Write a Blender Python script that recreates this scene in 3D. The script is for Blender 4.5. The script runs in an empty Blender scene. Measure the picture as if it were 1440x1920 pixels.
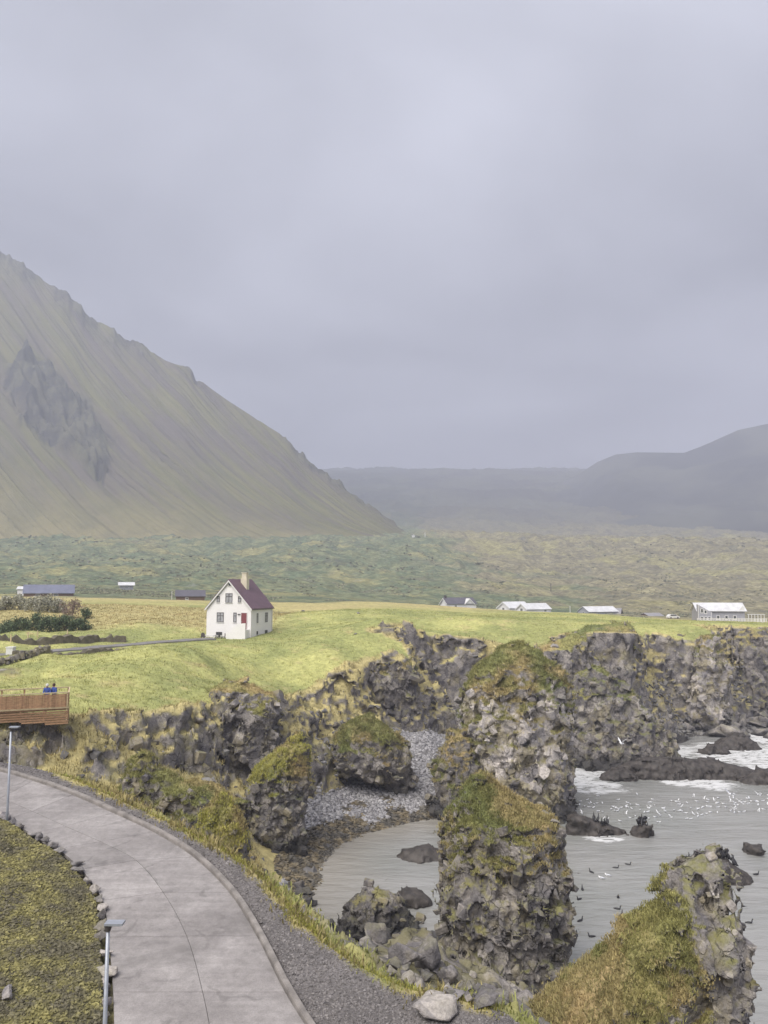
import bpy, bmesh, math, random
import numpy as np
from mathutils import Vector, Matrix, Euler

# ------------------------------------------------------------------ camera, sky, sun, exposure
F_PX = 1442.0
PITCH = math.radians(5.55)
CAM_Z = 24.0
sc = bpy.context.scene
col = sc.collection
cam_d = bpy.data.cameras.new("camera")
cam = bpy.data.objects.new("camera", cam_d)
col.objects.link(cam)
cam.location = (0, 0, CAM_Z)
cam.rotation_euler = (math.radians(90) + PITCH, 0, 0)
cam_d.sensor_fit = 'VERTICAL'
cam_d.sensor_height = 36.0
cam_d.lens = F_PX / 1920.0 * 36.0
cam_d.clip_start = 0.5
cam_d.clip_end = 20000
sc.camera = cam

SUN_EL, SUN_AZ = 52.0, 215.0          # azimuth measured clockwise from +Y (the view direction): behind, to the left
world = bpy.data.worlds.new("World")
sc.world = world
world.use_nodes = True
wn = world.node_tree
wn.nodes.clear()


def wnode(t, **kw):
    n = wn.nodes.new(t)
    for k, v in kw.items():
        setattr(n, k, v)
    return n


def build_world():
    L = wn.links
    out = wnode('ShaderNodeOutputWorld')
    bg = wnode('ShaderNodeBackground')
    bg.inputs['Strength'].default_value = 0.046
    sky = wnode('ShaderNodeTexSky', sky_type='NISHITA')
    sky.sun_disc = False
    sky.sun_elevation = math.radians(SUN_EL)
    sky.sun_rotation = math.radians(SUN_AZ)
    sky.dust_density = 3.0
    tc = wnode('ShaderNodeTexCoord')
    sep = wnode('ShaderNodeSeparateXYZ')
    L.new(tc.outputs['Generated'], sep.inputs[0])
    zc = wnode('ShaderNodeMath', operation='MAXIMUM')
    L.new(sep.outputs['Z'], zc.inputs[0])
    zc.inputs[1].default_value = 0.0
    # cloud deck: direction projected on to a flat layer overhead
    add = wnode('ShaderNodeMath', operation='ADD')
    L.new(zc.outputs[0], add.inputs[0])
    add.inputs[1].default_value = 0.10
    dx = wnode('ShaderNodeMath', operation='DIVIDE')
    dy = wnode('ShaderNodeMath', operation='DIVIDE')
    L.new(sep.outputs['X'], dx.inputs[0]); L.new(add.outputs[0], dx.inputs[1])
    L.new(sep.outputs['Y'], dy.inputs[0]); L.new(add.outputs[0], dy.inputs[1])
    cmb = wnode('ShaderNodeCombineXYZ')
    L.new(dx.outputs[0], cmb.inputs[0]); L.new(dy.outputs[0], cmb.inputs[1])
    nz = wnode('ShaderNodeTexNoise')
    nz.inputs['Scale'].default_value = 0.95
    nz.inputs['Detail'].default_value = 5
    nz.inputs['Roughness'].default_value = 0.45
    nz.inputs['Distortion'].default_value = 0.3
    L.new(cmb.outputs[0], nz.inputs['Vector'])
    # overcast luminance: slowly brighter from the horizon upward
    grad = wnode('ShaderNodeMapRange')
    grad.inputs['From Min'].default_value = 0.0
    grad.inputs['From Max'].default_value = 0.75
    grad.inputs['To Min'].default_value = 2.22
    grad.inputs['To Max'].default_value = 4.35
    L.new(zc.outputs[0], grad.inputs['Value'])
    cl = wnode('ShaderNodeMapRange')
    cl.inputs['From Min'].default_value = 0.3
    cl.inputs['From Max'].default_value = 0.7
    cl.inputs['To Min'].default_value = 0.56
    cl.inputs['To Max'].default_value = 1.26
    L.new(nz.outputs['Fac'], cl.inputs['Value'])
    mul = wnode('ShaderNodeMath', operation='MULTIPLY')
    L.new(grad.outputs[0], mul.inputs[0]); L.new(cl.outputs[0], mul.inputs[1])
    vm = wnode('ShaderNodeVectorMath', operation='SCALE')
    vm.inputs[0].default_value = (0.955, 0.972, 1.09)
    L.new(mul.outputs[0], vm.inputs['Scale'])
    mix = wnode('ShaderNodeMix', data_type='RGBA')
    mix.inputs[0].default_value = 0.95
    L.new(sky.outputs[0], mix.inputs[6])
    L.new(vm.outputs[0], mix.inputs[7])
    L.new(mix.outputs[2], bg.inputs['Color'])
    L.new(bg.outputs[0], out.inputs[0])


build_world()
sun_d = bpy.data.lights.new("sun", 'SUN')
sun_d.energy = 1.5
sun_d.angle = math.radians(48)
sun_d.color = (1.0, 0.955, 0.9)
sun = bpy.data.objects.new("sun", sun_d)
col.objects.link(sun)
_az, _el = math.radians(SUN_AZ), math.radians(SUN_EL)
_to_sun = Vector((math.sin(_az) * math.cos(_el), math.cos(_az) * math.cos(_el), math.sin(_el)))
sun.rotation_euler = _to_sun.to_track_quat('Z', 'Y').to_euler()
sun.location = (0, -40, 90)
sc.view_settings.view_transform = 'Standard'
sc.view_settings.look = 'None'
sc.view_settings.exposure = 2.1
sc.view_settings.gamma = 1.0
sc.view_settings.use_curve_mapping = False
sc.cycles.max_bounces = 5
sc.cycles.diffuse_bounces = 2
sc.cycles.glossy_bounces = 2
sc.cycles.transmission_bounces = 2
sc.cycles.volume_bounces = 1
sc.cycles.transparent_max_bounces = 4
sc.cycles.use_denoising = True
HAZE = 4.9e-4

rng = np.random.default_rng(11)
random.seed(11)

# ------------------------------------------------------------------ pixel -> place
CP, SP = math.cos(PITCH), math.sin(PITCH)


def ray(px, py):
    u, v = (px - 720.0) / F_PX, (960.0 - py) / F_PX
    return np.array([u, CP - v * SP, SP + v * CP])


def at_depth(px, py, Y):
    d = ray(px, py)
    t = Y / d[1]
    return np.array([d[0] * t, Y, CAM_Z + d[2] * t])


def at_height(px, py, z):
    d = ray(px, py)
    t = (z - CAM_Z) / d[2]
    return np.array([d[0] * t, d[1] * t, z])


ROAD_A, ROAD_B = 9.375, 0.125          # road plane z = A + B*Y


def on_road(px, py, dz=0.0):
    d = ray(px, py)
    t = (ROAD_A + dz - CAM_Z) / (d[2] - ROAD_B * d[1])
    return np.array([d[0] * t, d[1] * t, CAM_Z + d[2] * t])


# ------------------------------------------------------------------ numpy noise
def _h(ix, iy, iz, seed):
    h = (ix.astype(np.int64) * 374761393 + iy.astype(np.int64) * 668265263 + iz.astype(np.int64) * 2147483647 + seed * 1274126177) & 0xFFFFFFFF
    h = ((h ^ (h >> 13)) * 1274126177) & 0xFFFFFFFF
    h = ((h ^ (h >> 16)) * 2246822519) & 0xFFFFFFFF
    h = h ^ (h >> 15)
    return (h & 0xFFFFFF).astype(np.float32) / np.float32(0xFFFFFF)


def vnoise(p, seed=0):
    f = np.floor(p)
    i = f.astype(np.int64)
    w = (p - f).astype(np.float32)
    w = w * w * (3 - 2 * w)
    r = 0
    for a in (0, 1):
        wa = w[:, 0] if a else 1 - w[:, 0]
        for b in (0, 1):
            wb = w[:, 1] if b else 1 - w[:, 1]
            for c in (0, 1):
                wc = w[:, 2] if c else 1 - w[:, 2]
                r = r + wa * wb * wc * _h(i[:, 0] + a, i[:, 1] + b, i[:, 2] + c, seed)
    return r


def fbm(p, octv=4, seed=0, gain=0.5):
    r, a, s = 0, 1.0, 0
    q = np.array(p, dtype=np.float64)
    for o in range(octv):
        r = r + a * vnoise(q, seed + o * 17)
        s += a
        a *= gain
        q = q * 2.03 + 11.7
    return r / s - 0.5                  # about -0.35 .. 0.35


def fbm2(x, y, scale, octv=4, seed=0, gain=0.5):
    sh = np.shape(x)
    x = np.ravel(x); y = np.ravel(y)
    p = np.stack([x / scale, y / scale, np.full_like(x, seed * 3.7)], 1)
    return fbm(p, octv, seed, gain).reshape(sh)


def worley(p, seed=0):
    """nearest jittered cell: (random triple, offset from its point, f2-f1)"""
    b = np.floor(p - 0.5).astype(np.int64)
    n = len(p)
    d1 = np.full(n, 9e9, np.float32); d2 = d1.copy()
    bd = np.zeros((n, 3), np.float32); br = np.zeros((n, 3), np.float32)
    for a in (0, 1):
        for c in (0, 1):
            for e in (0, 1):
                i0, i1, i2 = b[:, 0] + a, b[:, 1] + c, b[:, 2] + e
                r = np.stack([_h(i0, i1, i2, seed), _h(i0, i1, i2, seed + 5), _h(i0, i1, i2, seed + 9)], 1)
                q = np.stack([i0, i1, i2], 1) + 0.5 + (r - 0.5) * 0.85
                dl = (p - q).astype(np.float32)
                d = (dl * dl).sum(1)
                m = d < d1
                d2 = np.where(m, d1, np.minimum(d2, d))
                d1 = np.where(m, d, d1)
                bd[m] = dl[m]; br[m] = r[m]
    return br, bd, np.sqrt(d2) - np.sqrt(d1)


def sstep(a, b, x):
    t = np.clip((x - a) / (b - a), 0, 1)
    return t * t * (3 - 2 * t)


# ------------------------------------------------------------------ mesh helpers
def mesh_np(name, verts, faces, smooth=True):
    """faces: (n,k) int array, k = 3 or 4"""
    me = bpy.data.meshes.new(name)
    verts = np.asarray(verts, np.float32); faces = np.asarray(faces, np.int32)
    k = faces.shape[1]
    me.vertices.add(len(verts)); me.vertices.foreach_set("co", verts.ravel())
    me.loops.add(faces.size); me.loops.foreach_set("vertex_index", faces.ravel())
    me.polygons.add(len(faces))
    me.polygons.foreach_set("loop_start", np.arange(0, faces.size, k, dtype=np.int32))
    me.polygons.foreach_set("use_smooth", np.full(len(faces), smooth))
    me.update(calc_edges=True)
    me.validate()
    return me


def set_attr(me, name, vals):
    a = me.attributes.new(name, 'FLOAT', 'POINT')
    a.data.foreach_set("value", np.asarray(vals, np.float32))


def link(name, me, parent=None, mat=None, loc=None):
    o = bpy.data.objects.new(name, me)
    col.objects.link(o)
    if mat is not None:
        for m in (mat if isinstance(mat, (list, tuple)) else [mat]):
            me.materials.append(m)
    if parent is not None:
        o.parent = parent
    if loc is not None:
        o.location = loc
    return o


def tag(o, label, cat, group=None, kind=None):
    o["label"] = label
    o["category"] = cat
    if group: o["group"] = group
    if kind: o["kind"] = kind
    return o


def empty(name, loc, rz=0.0):
    o = bpy.data.objects.new(name, None)
    o.empty_display_size = 0.3
    col.objects.link(o)
    o.location = tuple(float(c) for c in loc)
    o.rotation_euler = (0, 0, rz)
    return o


def stuff(o):
    o["kind"] = "stuff"
    return o


class MB:
    """collects boxes, prisms and tubes into one mesh"""
    def __init__(s):
        s.v = []; s.f = []; s.m = []

    def poly(s, vs, fs, mi=0):
        b = len(s.v)
        s.v += [tuple(map(float, p)) for p in vs]
        s.f += [tuple(i + b for i in f) for f in fs]
        s.m += [mi] * len(fs)
        return s

    def box(s, x0, x1, y0, y1, z0, z1, mi=0, M=None):
        vs = [Vector((x, y, z)) for z in (z0, z1) for y in (y0, y1) for x in (x0, x1)]
        if M is not None:
            vs = [M @ v for v in vs]
        return s.poly(vs, [(0, 2, 3, 1), (4, 5, 7, 6), (0, 1, 5, 4), (2, 6, 7, 3), (0, 4, 6, 2), (1, 3, 7, 5)], mi)

    def prism(s, outline, y0, y1, mi=0):
        """outline in (x,z), counter-clockwise seen from -y, extruded along y"""
        n = len(outline)
        vs = [(x, y0, z) for x, z in outline] + [(x, y1, z) for x, z in outline]
        fs = [tuple(range(n)), tuple(range(2 * n - 1, n - 1, -1))]
        fs += [(i, n + i, n + (i + 1) % n, (i + 1) % n) for i in range(n)]
        return s.poly(vs, fs, mi)

    def tube(s, pts, rad, n=8, mi=0, cap=True):
        pts = [Vector(p) for p in pts]
        if not isinstance(rad, (list, tuple)): rad = [rad] * len(pts)
        b = len(s.v); rings = len(pts)
        for i, p in enumerate(pts):
            t = (pts[min(i + 1, rings - 1)] - pts[max(i - 1, 0)]).normalized()
            a = t.cross(Vector((0, 0, 1)) if abs(t.z) < 0.9 else Vector((1, 0, 0))).normalized()
            c = t.cross(a).normalized()
            r = rad[i]
            ra, rb = r if isinstance(r, tuple) else (r, r)
            for k in range(n):
                w = 2 * math.pi * k / n
                q = p + a * (math.cos(w) * ra) + c * (math.sin(w) * rb)
                s.v.append(tuple(q))
        for i in range(rings - 1):
            for k in range(n):
                k2 = (k + 1) % n
                s.f.append((b + i * n + k, b + i * n + k2, b + (i + 1) * n + k2, b + (i + 1) * n + k)); s.m.append(mi)
        if cap:
            s.f.append(tuple(b + k for k in range(n))[::-1]); s.m.append(mi)
            s.f.append(tuple(b + (rings - 1) * n + k for k in range(n))); s.m.append(mi)
        return s

    def mesh(s, name, smooth=False):
        me = bpy.data.meshes.new(name)
        me.from_pydata(s.v, [], s.f)
        me.polygons.foreach_set("material_index", s.m)
        me.polygons.foreach_set("use_smooth", [smooth] * len(s.f))
        bm = bmesh.new(); bm.from_mesh(me)
        bmesh.ops.recalc_face_normals(bm, faces=bm.faces)
        bm.to_mesh(me); bm.free()
        me.update()
        return me

    def build(s, name, mat, parent=None, loc=None, smooth=False):
        return link(name, s.mesh(name, smooth), parent, mat, loc)


# ------------------------------------------------------------------ materials
class NT:
    def __init__(s, name):
        s.mat = bpy.data.materials.new(name)
        s.mat.use_nodes = True
        s.t = s.mat.node_tree
        s.t.nodes.clear()
        s.out = s.t.nodes.new('ShaderNodeOutputMaterial')
        s.b = s.t.nodes.new('ShaderNodeBsdfPrincipled')
        s.t.links.new(s.b.outputs[0], s.out.inputs[0])
        s.geo = s.t.nodes.new('ShaderNodeNewGeometry')
        s.pos = s.geo.outputs['Position']

    def n(s, t, **kw):
        x = s.t.nodes.new(t)
        for k, v in kw.items(): setattr(x, k, v)
        return x

    def put(s, sock, v):
        if hasattr(v, 'is_output'): s.t.links.new(v, sock)
        elif isinstance(v, (tuple, list)) and len(v) == 3 and sock.type == 'RGBA': sock.default_value = (*v, 1)
        else: sock.default_value = v

    def noise(s, scale, detail=4, rough=0.55, vec=None, dist=0.0):
        x = s.n('ShaderNodeTexNoise')
        x.inputs['Scale'].default_value = scale; x.inputs['Detail'].default_value = detail
        x.inputs['Roughness'].default_value = rough; x.inputs['Distortion'].default_value = dist
        s.put(x.inputs['Vector'], s.pos if vec is None else vec)
        return x.outputs['Fac']

    def vor(s, scale, feature='F1', out='Distance', vec=None):
        x = s.n('ShaderNodeTexVoronoi', feature=feature)
        x.inputs['Scale'].default_value = scale
        s.put(x.inputs['Vector'], s.pos if vec is None else vec)
        return x.outputs[out]

    def mapping(s, scale, vec=None, rot=(0, 0, 0)):
        x = s.n('ShaderNodeMapping')
        x.inputs['Scale'].default_value = scale; x.inputs['Rotation'].default_value = rot
        s.put(x.inputs['Vector'], s.pos if vec is None else vec)
        return x.outputs[0]

    def mix(s, f, a, b):
        x = s.n('ShaderNodeMix', data_type='RGBA')
        s.put(x.inputs[0], f); s.put(x.inputs[6], a); s.put(x.inputs[7], b)
        return x.outputs[2]

    def mulc(s, a, b):
        x = s.n('ShaderNodeMix', data_type='RGBA', blend_type='MULTIPLY')
        x.inputs[0].default_value = 1.0
        s.put(x.inputs[6], a); s.put(x.inputs[7], b)
        return x.outputs[2]

    def rng(s, v, a, b, c=0.0, d=1.0, smooth=True):
        x = s.n('ShaderNodeMapRange')
        if smooth: x.interpolation_type = 'SMOOTHSTEP'
        s.put(x.inputs['Value'], v)
        for k, q in zip(('From Min', 'From Max', 'To Min', 'To Max'), (a, b, c, d)):
            x.inputs[k].default_value = q
        return x.outputs[0]

    def math(s, op, a, b=0.0):
        x = s.n('ShaderNodeMath', operation=op)
        s.put(x.inputs[0], a); s.put(x.inputs[1], b)
        return x.outputs[0]

    def attr(s, name):
        return s.n('ShaderNodeAttribute', attribute_name=name).outputs['Fac']

    def sep(s, v):
        x = s.n('ShaderNodeSeparateXYZ'); s.put(x.inputs[0], v); return x.outputs

    def orand(s):
        return s.n('ShaderNodeObjectInfo').outputs['Random']

    def gray(s, v):
        x = s.n('ShaderNodeCombineColor')
        for k in range(3): s.put(x.inputs[k], v)
        return x.outputs[0]

    def ramp(s, v, stops):
        x = s.n('ShaderNodeValToRGB')
        e = x.color_ramp.elements
        while len(e) < len(stops): e.new(0.5)
        for k, (p, c) in enumerate(stops):
            e[k].position = p; e[k].color = (*c, 1)
        s.put(x.inputs[0], v)
        return x.outputs[0]

    def bump(s, h, strength=0.5, dist=0.1, normal=None):
        x = s.n('ShaderNodeBump')
        x.inputs['Strength'].default_value = strength; x.inputs['Distance'].default_value = dist
        s.put(x.inputs['Height'], h)
        if normal is not None: s.put(x.inputs['Normal'], normal)
        return x.outputs[0]

    def done(s, colr, rough=0.85, normal=None, spec=0.3, metal=0.0):
        s.put(s.b.inputs['Base Color'], colr)
        s.put(s.b.inputs['Roughness'], rough)
        s.b.inputs['Specular IOR Level'].default_value = spec
        s.b.inputs['Metallic'].default_value = metal
        if normal is not None: s.put(s.b.inputs['Normal'], normal)
        return s.mat


def grass_colour(k, lo=(0.15, 0.17, 0.045), hi=(0.30, 0.29, 0.075), dry=(0.33, 0.25, 0.10), dryness=None, fine=3.0):
    a = k.noise(0.11, 4, 0.6)
    b = k.noise(fine, 3, 0.7)
    c = k.mix(k.rng(a, 0.36, 0.66), lo, hi)
    c = k.mix(k.rng(k.noise(0.31, 4, 0.62), 0.55, 0.74, 0, 0.75), c, dry)
    c = k.mix(k.rng(k.noise(0.055, 4, 0.6), 0.54, 0.68, 0, 0.6), c, tuple(0.78 * q for q in lo))
    if dryness is not None:
        c = k.mix(dryness, c, dry)
    return k.mulc(c, k.gray(k.rng(b, 0.25, 0.75, 0.74, 1.22)))


def rock_colour(k, lighten=1.0):
    n1 = k.math('ADD', k.math('MULTIPLY', k.noise(0.42, 6, 0.62), 0.6), k.math('MULTIPLY', k.noise(0.13, 4, 0.55), 0.4))
    cell = k.sep(k.vor(1.25, 'F1', 'Color', k.mapping((1, 1, 0.75))))
    fine = k.noise(6.5, 4, 0.65)
    g = lambda r, gg, b: (r * lighten, gg * lighten, b * lighten)
    c = k.ramp(k.math('ADD', k.math('MULTIPLY', k.rng(n1, 0.3, 0.7, 0, 1, False), 0.6), k.math('MULTIPLY', cell[0], 0.36)),
               [(0.15, g(0.085, 0.079, 0.085)), (0.40, g(0.155, 0.144, 0.142)), (0.6, g(0.245, 0.223, 0.205)), (0.85, g(0.40, 0.365, 0.33))])
    c = k.mulc(c, k.gray(k.rng(fine, 0.25, 0.75, 0.7, 1.28)))
    return c


def wobbly_crack(k, scale):
    nz = k.n('ShaderNodeTexNoise'); nz.inputs['Scale'].default_value = scale * 0.9; nz.inputs['Detail'].default_value = 4
    k.put(nz.inputs['Vector'], k.pos)
    ad = k.n('ShaderNodeVectorMath', operation='MULTIPLY_ADD')
    k.put(ad.inputs[0], nz.outputs['Color']); ad.inputs[1].default_value = (1.3 / scale,) * 3; k.put(ad.inputs[2], k.pos)
    e = k.rng(k.vor(scale, 'DISTANCE_TO_EDGE', 'Distance', ad.outputs[0]), 0.0, 0.07)
    return k.math('MAXIMUM', e, k.rng(k.noise(0.7, 3), 0.42, 0.58))


def rock_mat(name, lichen=0.5, lighten=1.0, wet_z=1.3, green=0.35, random_tint=False, cracks=True, lich_lo=0.50):
    k = NT(name)
    c = rock_colour(k, lighten)
    z = k.sep(k.pos)[2]
    nz = k.sep(k.geo.outputs['Normal'])[2]
    # ochre lichen, then moss on ledges that face up
    lic = k.rng(k.noise(0.55, 5, 0.65, dist=0.4), lich_lo, lich_lo + 0.16, 0, lichen)
    c = k.mix(lic, c, k.mix(k.noise(2.1, 3), (0.30, 0.245, 0.12), (0.26, 0.235, 0.16)))
    ms = k.math('MULTIPLY', k.rng(nz, 0.15, 0.75), k.rng(k.noise(0.8, 5, 0.6), 0.42, 0.6, 0, green * 2.4))
    c = k.mix(k.math('MINIMUM', ms, 1.0), c, grass_colour(k, (0.14, 0.15, 0.05), (0.24, 0.22, 0.075), (0.26, 0.2, 0.09)))
    # grass where the ground carries it
    c = k.mix(k.attr('grass'), c, grass_colour(k, (0.17, 0.19, 0.07), (0.32, 0.295, 0.11), (0.40, 0.30, 0.15), k.attr('dry')))
    if random_tint:
        c = k.mulc(c, k.gray(k.rng(k.orand(), 0, 1, 0.8, 1.18, False)))
    # the dark tide band
    zt = k.math('ADD', z, k.math('MULTIPLY', k.noise(0.9, 4), -1.6))
    c = k.mix(k.rng(zt, wet_z - 1.1, wet_z + 0.5, 0.86, 0.0), c, (0.052, 0.050, 0.052))
    crack = wobbly_crack(k, 1.7) if cracks else k.rng(k.noise(0.5, 2), 0.0, 0.05)
    c = k.mulc(c, k.gray(k.rng(crack, 0, 1, 0.72, 1.0)))
    h = k.math('ADD', k.math('MULTIPLY', crack, 0.5), k.math('ADD', k.math('MULTIPLY', k.noise(3.2, 6, 0.65), 0.7), k.math('MULTIPLY', k.noise(13, 3), 0.2)))
    return k.done(c, 0.9, k.bump(h, 0.9, 0.22), 0.25)


def plain(name, c, rough=0.7, vary=0.12, scale=2.0, spec=0.4, metal=0.0, bump=0.0):
    k = NT(name)
    f = k.noise(scale, 5, 0.6)
    cc = k.mulc(c, k.gray(k.rng(f, 0.25, 0.75, 1 - vary, 1 + vary)))
    nm = k.bump(k.noise(scale * 6, 3), bump, 0.03) if bump else None
    return k.done(cc, rough, nm, spec, metal)


M = {}
M['rock'] = rock_mat('basalt_rock', lichen=0.55)
M['rock_ochre'] = rock_mat('lichen_basalt', lichen=0.75, lighten=1.85, lich_lo=0.44)
M['stone_pale'] = rock_mat('pale_block', lichen=0.65, lighten=1.7, green=0.12, random_tint=True, cracks=False, lich_lo=0.47)
M['rock_dark'] = rock_mat('dark_basalt', lichen=0.2, lighten=0.85, green=0.2)
M['rock_pale'] = rock_mat('pale_basalt', lichen=0.45, lighten=1.25, wet_z=-9)
M['stone'] = rock_mat('basalt_block', lichen=0.6, lighten=1.02, green=0.18, random_tint=True, cracks=False, lich_lo=0.46)
M['reef'] = plain('wet_reef', (0.058, 0.050, 0.044), 0.6, 0.5, 1.6, 0.35, bump=1.0)


def terrain_mat():
    k = NT('land')
    z = k.sep(k.pos)[2]
    rock = rock_colour(k, 1.18)
    nz = k.sep(k.geo.outputs['Normal'])[2]
    lic = k.rng(k.noise(0.4, 5, 0.65, dist=0.4), 0.48, 0.68, 0, 0.55)
    rock = k.mix(lic, rock, (0.21, 0.18, 0.085))
    ms = k.math('MULTIPLY', k.rng(nz, 0.1, 0.7), k.rng(k.noise(0.6, 5, 0.6), 0.40, 0.58))
    rock = k.mix(k.math('MULTIPLY', ms, 0.8), rock, (0.19, 0.175, 0.09))
    crack = wobbly_crack(k, 0.9)
    rock = k.mulc(rock, k.gray(k.rng(crack, 0, 1, 0.78, 1.0)))
    zt = k.math('ADD', z, k.math('MULTIPLY', k.noise(0.5, 4), -1.6))
    rock = k.mix(k.rng(zt, 0.0, 1.4, 0.8, 0.0), rock, (0.055, 0.052, 0.055))
    gr = grass_colour(k, (0.28, 0.30, 0.115), (0.463, 0.455, 0.175), (0.48, 0.40, 0.195), k.attr('dry'), 1.6)
    gv = k.mulc((0.165, 0.152, 0.147), k.gray(k.rng(k.noise(14, 3, 0.8), 0.3, 0.7, 0.62, 1.35)))
    gv = k.mulc(gv, k.gray(k.rng(k.noise(0.6, 4), 0.3, 0.7, 0.85, 1.15)))
    bc = k.mulc((0.27, 0.26, 0.262), k.gray(k.rng(k.vor(3.2, 'F1', 'Distance'), 0.0, 0.6, 1.25, 0.6)))
    wd = k.mix(k.rng(k.noise(0.9, 5, 0.65), 0.42, 0.6), (0.08, 0.076, 0.066), (0.145, 0.12, 0.075))
    wd = k.mulc(wd, k.gray(k.rng(k.noise(5, 4, 0.7), 0.3, 0.7, 0.6, 1.4)))
    ms2 = k.mix(k.rng(k.noise(0.7, 5, 0.65), 0.4, 0.62), (0.12, 0.11, 0.07), (0.22, 0.20, 0.08))
    ms2 = k.mulc(ms2, k.gray(k.rng(k.noise(7, 4, 0.75), 0.3, 0.7, 0.55, 1.35)))
    c = k.mix(k.attr('rock'), gr, rock)
    c = k.mix(k.attr('gravel'), c, gv)
    c = k.mix(k.attr('beach'), c, bc)
    c = k.mix(k.attr('weed'), c, wd)
    c = k.mix(k.attr('moss'), c, ms2)
    h = k.math('ADD', k.math('MULTIPLY', crack, k.math('MULTIPLY', k.attr('rock'), 0.5)), k.math('ADD', k.math('MULTIPLY', k.noise(2.2, 6, 0.65), 0.7), k.math('MULTIPLY', k.noise(11, 4, 0.7), 0.3)))
    return k.done(c, 0.95, k.bump(h, 0.8, 0.25), 0.15)


M['land'] = terrain_mat()


def blades_mat(name, lo, hi, dry):
    k = NT(name)
    c = grass_colour(k, lo, hi, dry, None, 2.2)
    c = k.mulc(c, k.gray(k.rng(k.attr('var'), 0, 1, 0.5, 1.38, False)))
    m = k.done(c, 0.8, None, 0.15)
    return m


M['blades'] = blades_mat('grass_blades', (0.19, 0.205, 0.075), (0.34, 0.31, 0.115), (0.40, 0.30, 0.15))
M['blades_dry'] = blades_mat('dry_grass_blades', (0.31, 0.275, 0.12), (0.42, 0.33, 0.155), (0.43, 0.30, 0.15))
M['blades_green'] = blades_mat('lawn_blades', (0.295, 0.315, 0.115), (0.463, 0.455, 0.17), (0.49, 0.42, 0.185))
M['blades_lime'] = blades_mat('verge_blades', (0.33, 0.33, 0.085), (0.48, 0.43, 0.11), (0.46, 0.33, 0.11))


def var_mat(name, a, b, lo=0.55, hi=1.4, rough=0.9):
    k = NT(name)
    c = k.mix(k.rng(k.noise(0.9, 4, 0.6), 0.4, 0.62), a, b)
    c = k.mulc(c, k.gray(k.rng(k.attr('var'), 0, 1, lo, hi, False)))
    return k.done(c, rough, k.bump(k.noise(20, 3), 0.4, 0.02), 0.25)


M['cobble'] = var_mat('beach_cobble', (0.27, 0.26, 0.265), (0.35, 0.34, 0.34), 0.5, 1.35)
M['gravel'] = var_mat('gravel_stone', (0.155, 0.143, 0.138), (0.19, 0.175, 0.167), 0.6, 1.5)
M['weed'] = var_mat('seaweed', (0.085, 0.078, 0.066), (0.15, 0.122, 0.076), 0.45, 1.7, 0.6)
M['moss'] = var_mat('moss_clumps', (0.125, 0.113, 0.075), (0.235, 0.212, 0.085), 0.5, 1.4)
M['scree'] = var_mat('scree_stone', (0.125, 0.12, 0.12), (0.19, 0.18, 0.165), 0.6, 1.4)


def concrete_mat():
    k = NT('road_concrete')
    st = k.noise(1.0, 4, 0.6, k.mapping((0.5, 4.0, 1.0)))
    c = k.mix(k.rng(k.noise(0.5, 4, 0.55), 0.3, 0.7), (0.235, 0.217, 0.208), (0.315, 0.293, 0.281))
    c = k.mulc(c, k.gray(k.rng(st, 0.3, 0.7, 0.92, 1.07)))
    c = k.mulc(c, k.gray(k.rng(k.noise(3.5, 6, 0.75), 0.3, 0.7, 0.86, 1.12)))
    c = k.mulc(c, k.gray(k.rng(k.noise(22, 3, 0.8), 0.3, 0.7, 0.88, 1.1)))
    c = k.mix(k.rng(k.noise(0.22, 5, 0.6, dist=0.6), 0.52, 0.68, 0, 0.55), c, (0.145, 0.135, 0.128))
    ck = wobbly_crack(k, 0.35)
    c = k.mulc(c, k.gray(k.rng(ck, 0, 0.5, 0.8, 1.0)))
    c = k.mulc(c, k.gray(k.rng(k.orand(), 0, 1, 0.9, 1.08, False)))
    return k.done(c, 0.85, k.bump(k.math('ADD', k.math('MULTIPLY', st, 0.5), k.noise(25, 3)), 0.35, 0.02), 0.3)


M['concrete'] = concrete_mat()
M['joint'] = plain('joint_dirt', (0.12, 0.11, 0.10), 0.95, 0.4)
M['kerb'] = plain('kerb_concrete', (0.225, 0.205, 0.188), 0.9, 0.3, 2.2, 0.25, bump=0.5)
M['white_wall'] = plain('white_render', (0.80, 0.775, 0.765), 0.85, 0.04, 0.6)
M['white'] = plain('white_paint', (0.7, 0.69, 0.67), 0.6, 0.05)
M['cream'] = plain('cream_paint', (0.64, 0.58, 0.44), 0.7, 0.08)
M['glass'] = plain('window_glass', (0.05, 0.055, 0.06), 0.12, 0.2, 1.0, 0.6)
M['pane_pale'] = plain('pale_grey_glass', (0.36, 0.36, 0.37), 0.25, 0.25, 2.5, 0.5)  # pale grey base colour for the upper house panes
M['dark_trim'] = plain('dark_trim', (0.085, 0.075, 0.072), 0.7)
M['door_red'] = plain('red_door_paint', (0.20, 0.055, 0.06), 0.6, 0.1)


def roof_mat(name, c):
    k = NT(name)
    w = k.n('ShaderNodeTexWave', wave_type='BANDS', bands_direction='X')
    w.inputs['Scale'].default_value = 1.6
    tc = k.n('ShaderNodeTexCoord')
    k.put(w.inputs['Vector'], tc.outputs['Object'])
    cc = k.mulc(c, k.gray(k.rng(k.noise(0.6, 5, 0.6), 0.25, 0.75, 0.86, 1.14)))
    return k.done(cc, 0.55, k.bump(w.outputs['Fac'], 0.35, 0.04), 0.4)


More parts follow.
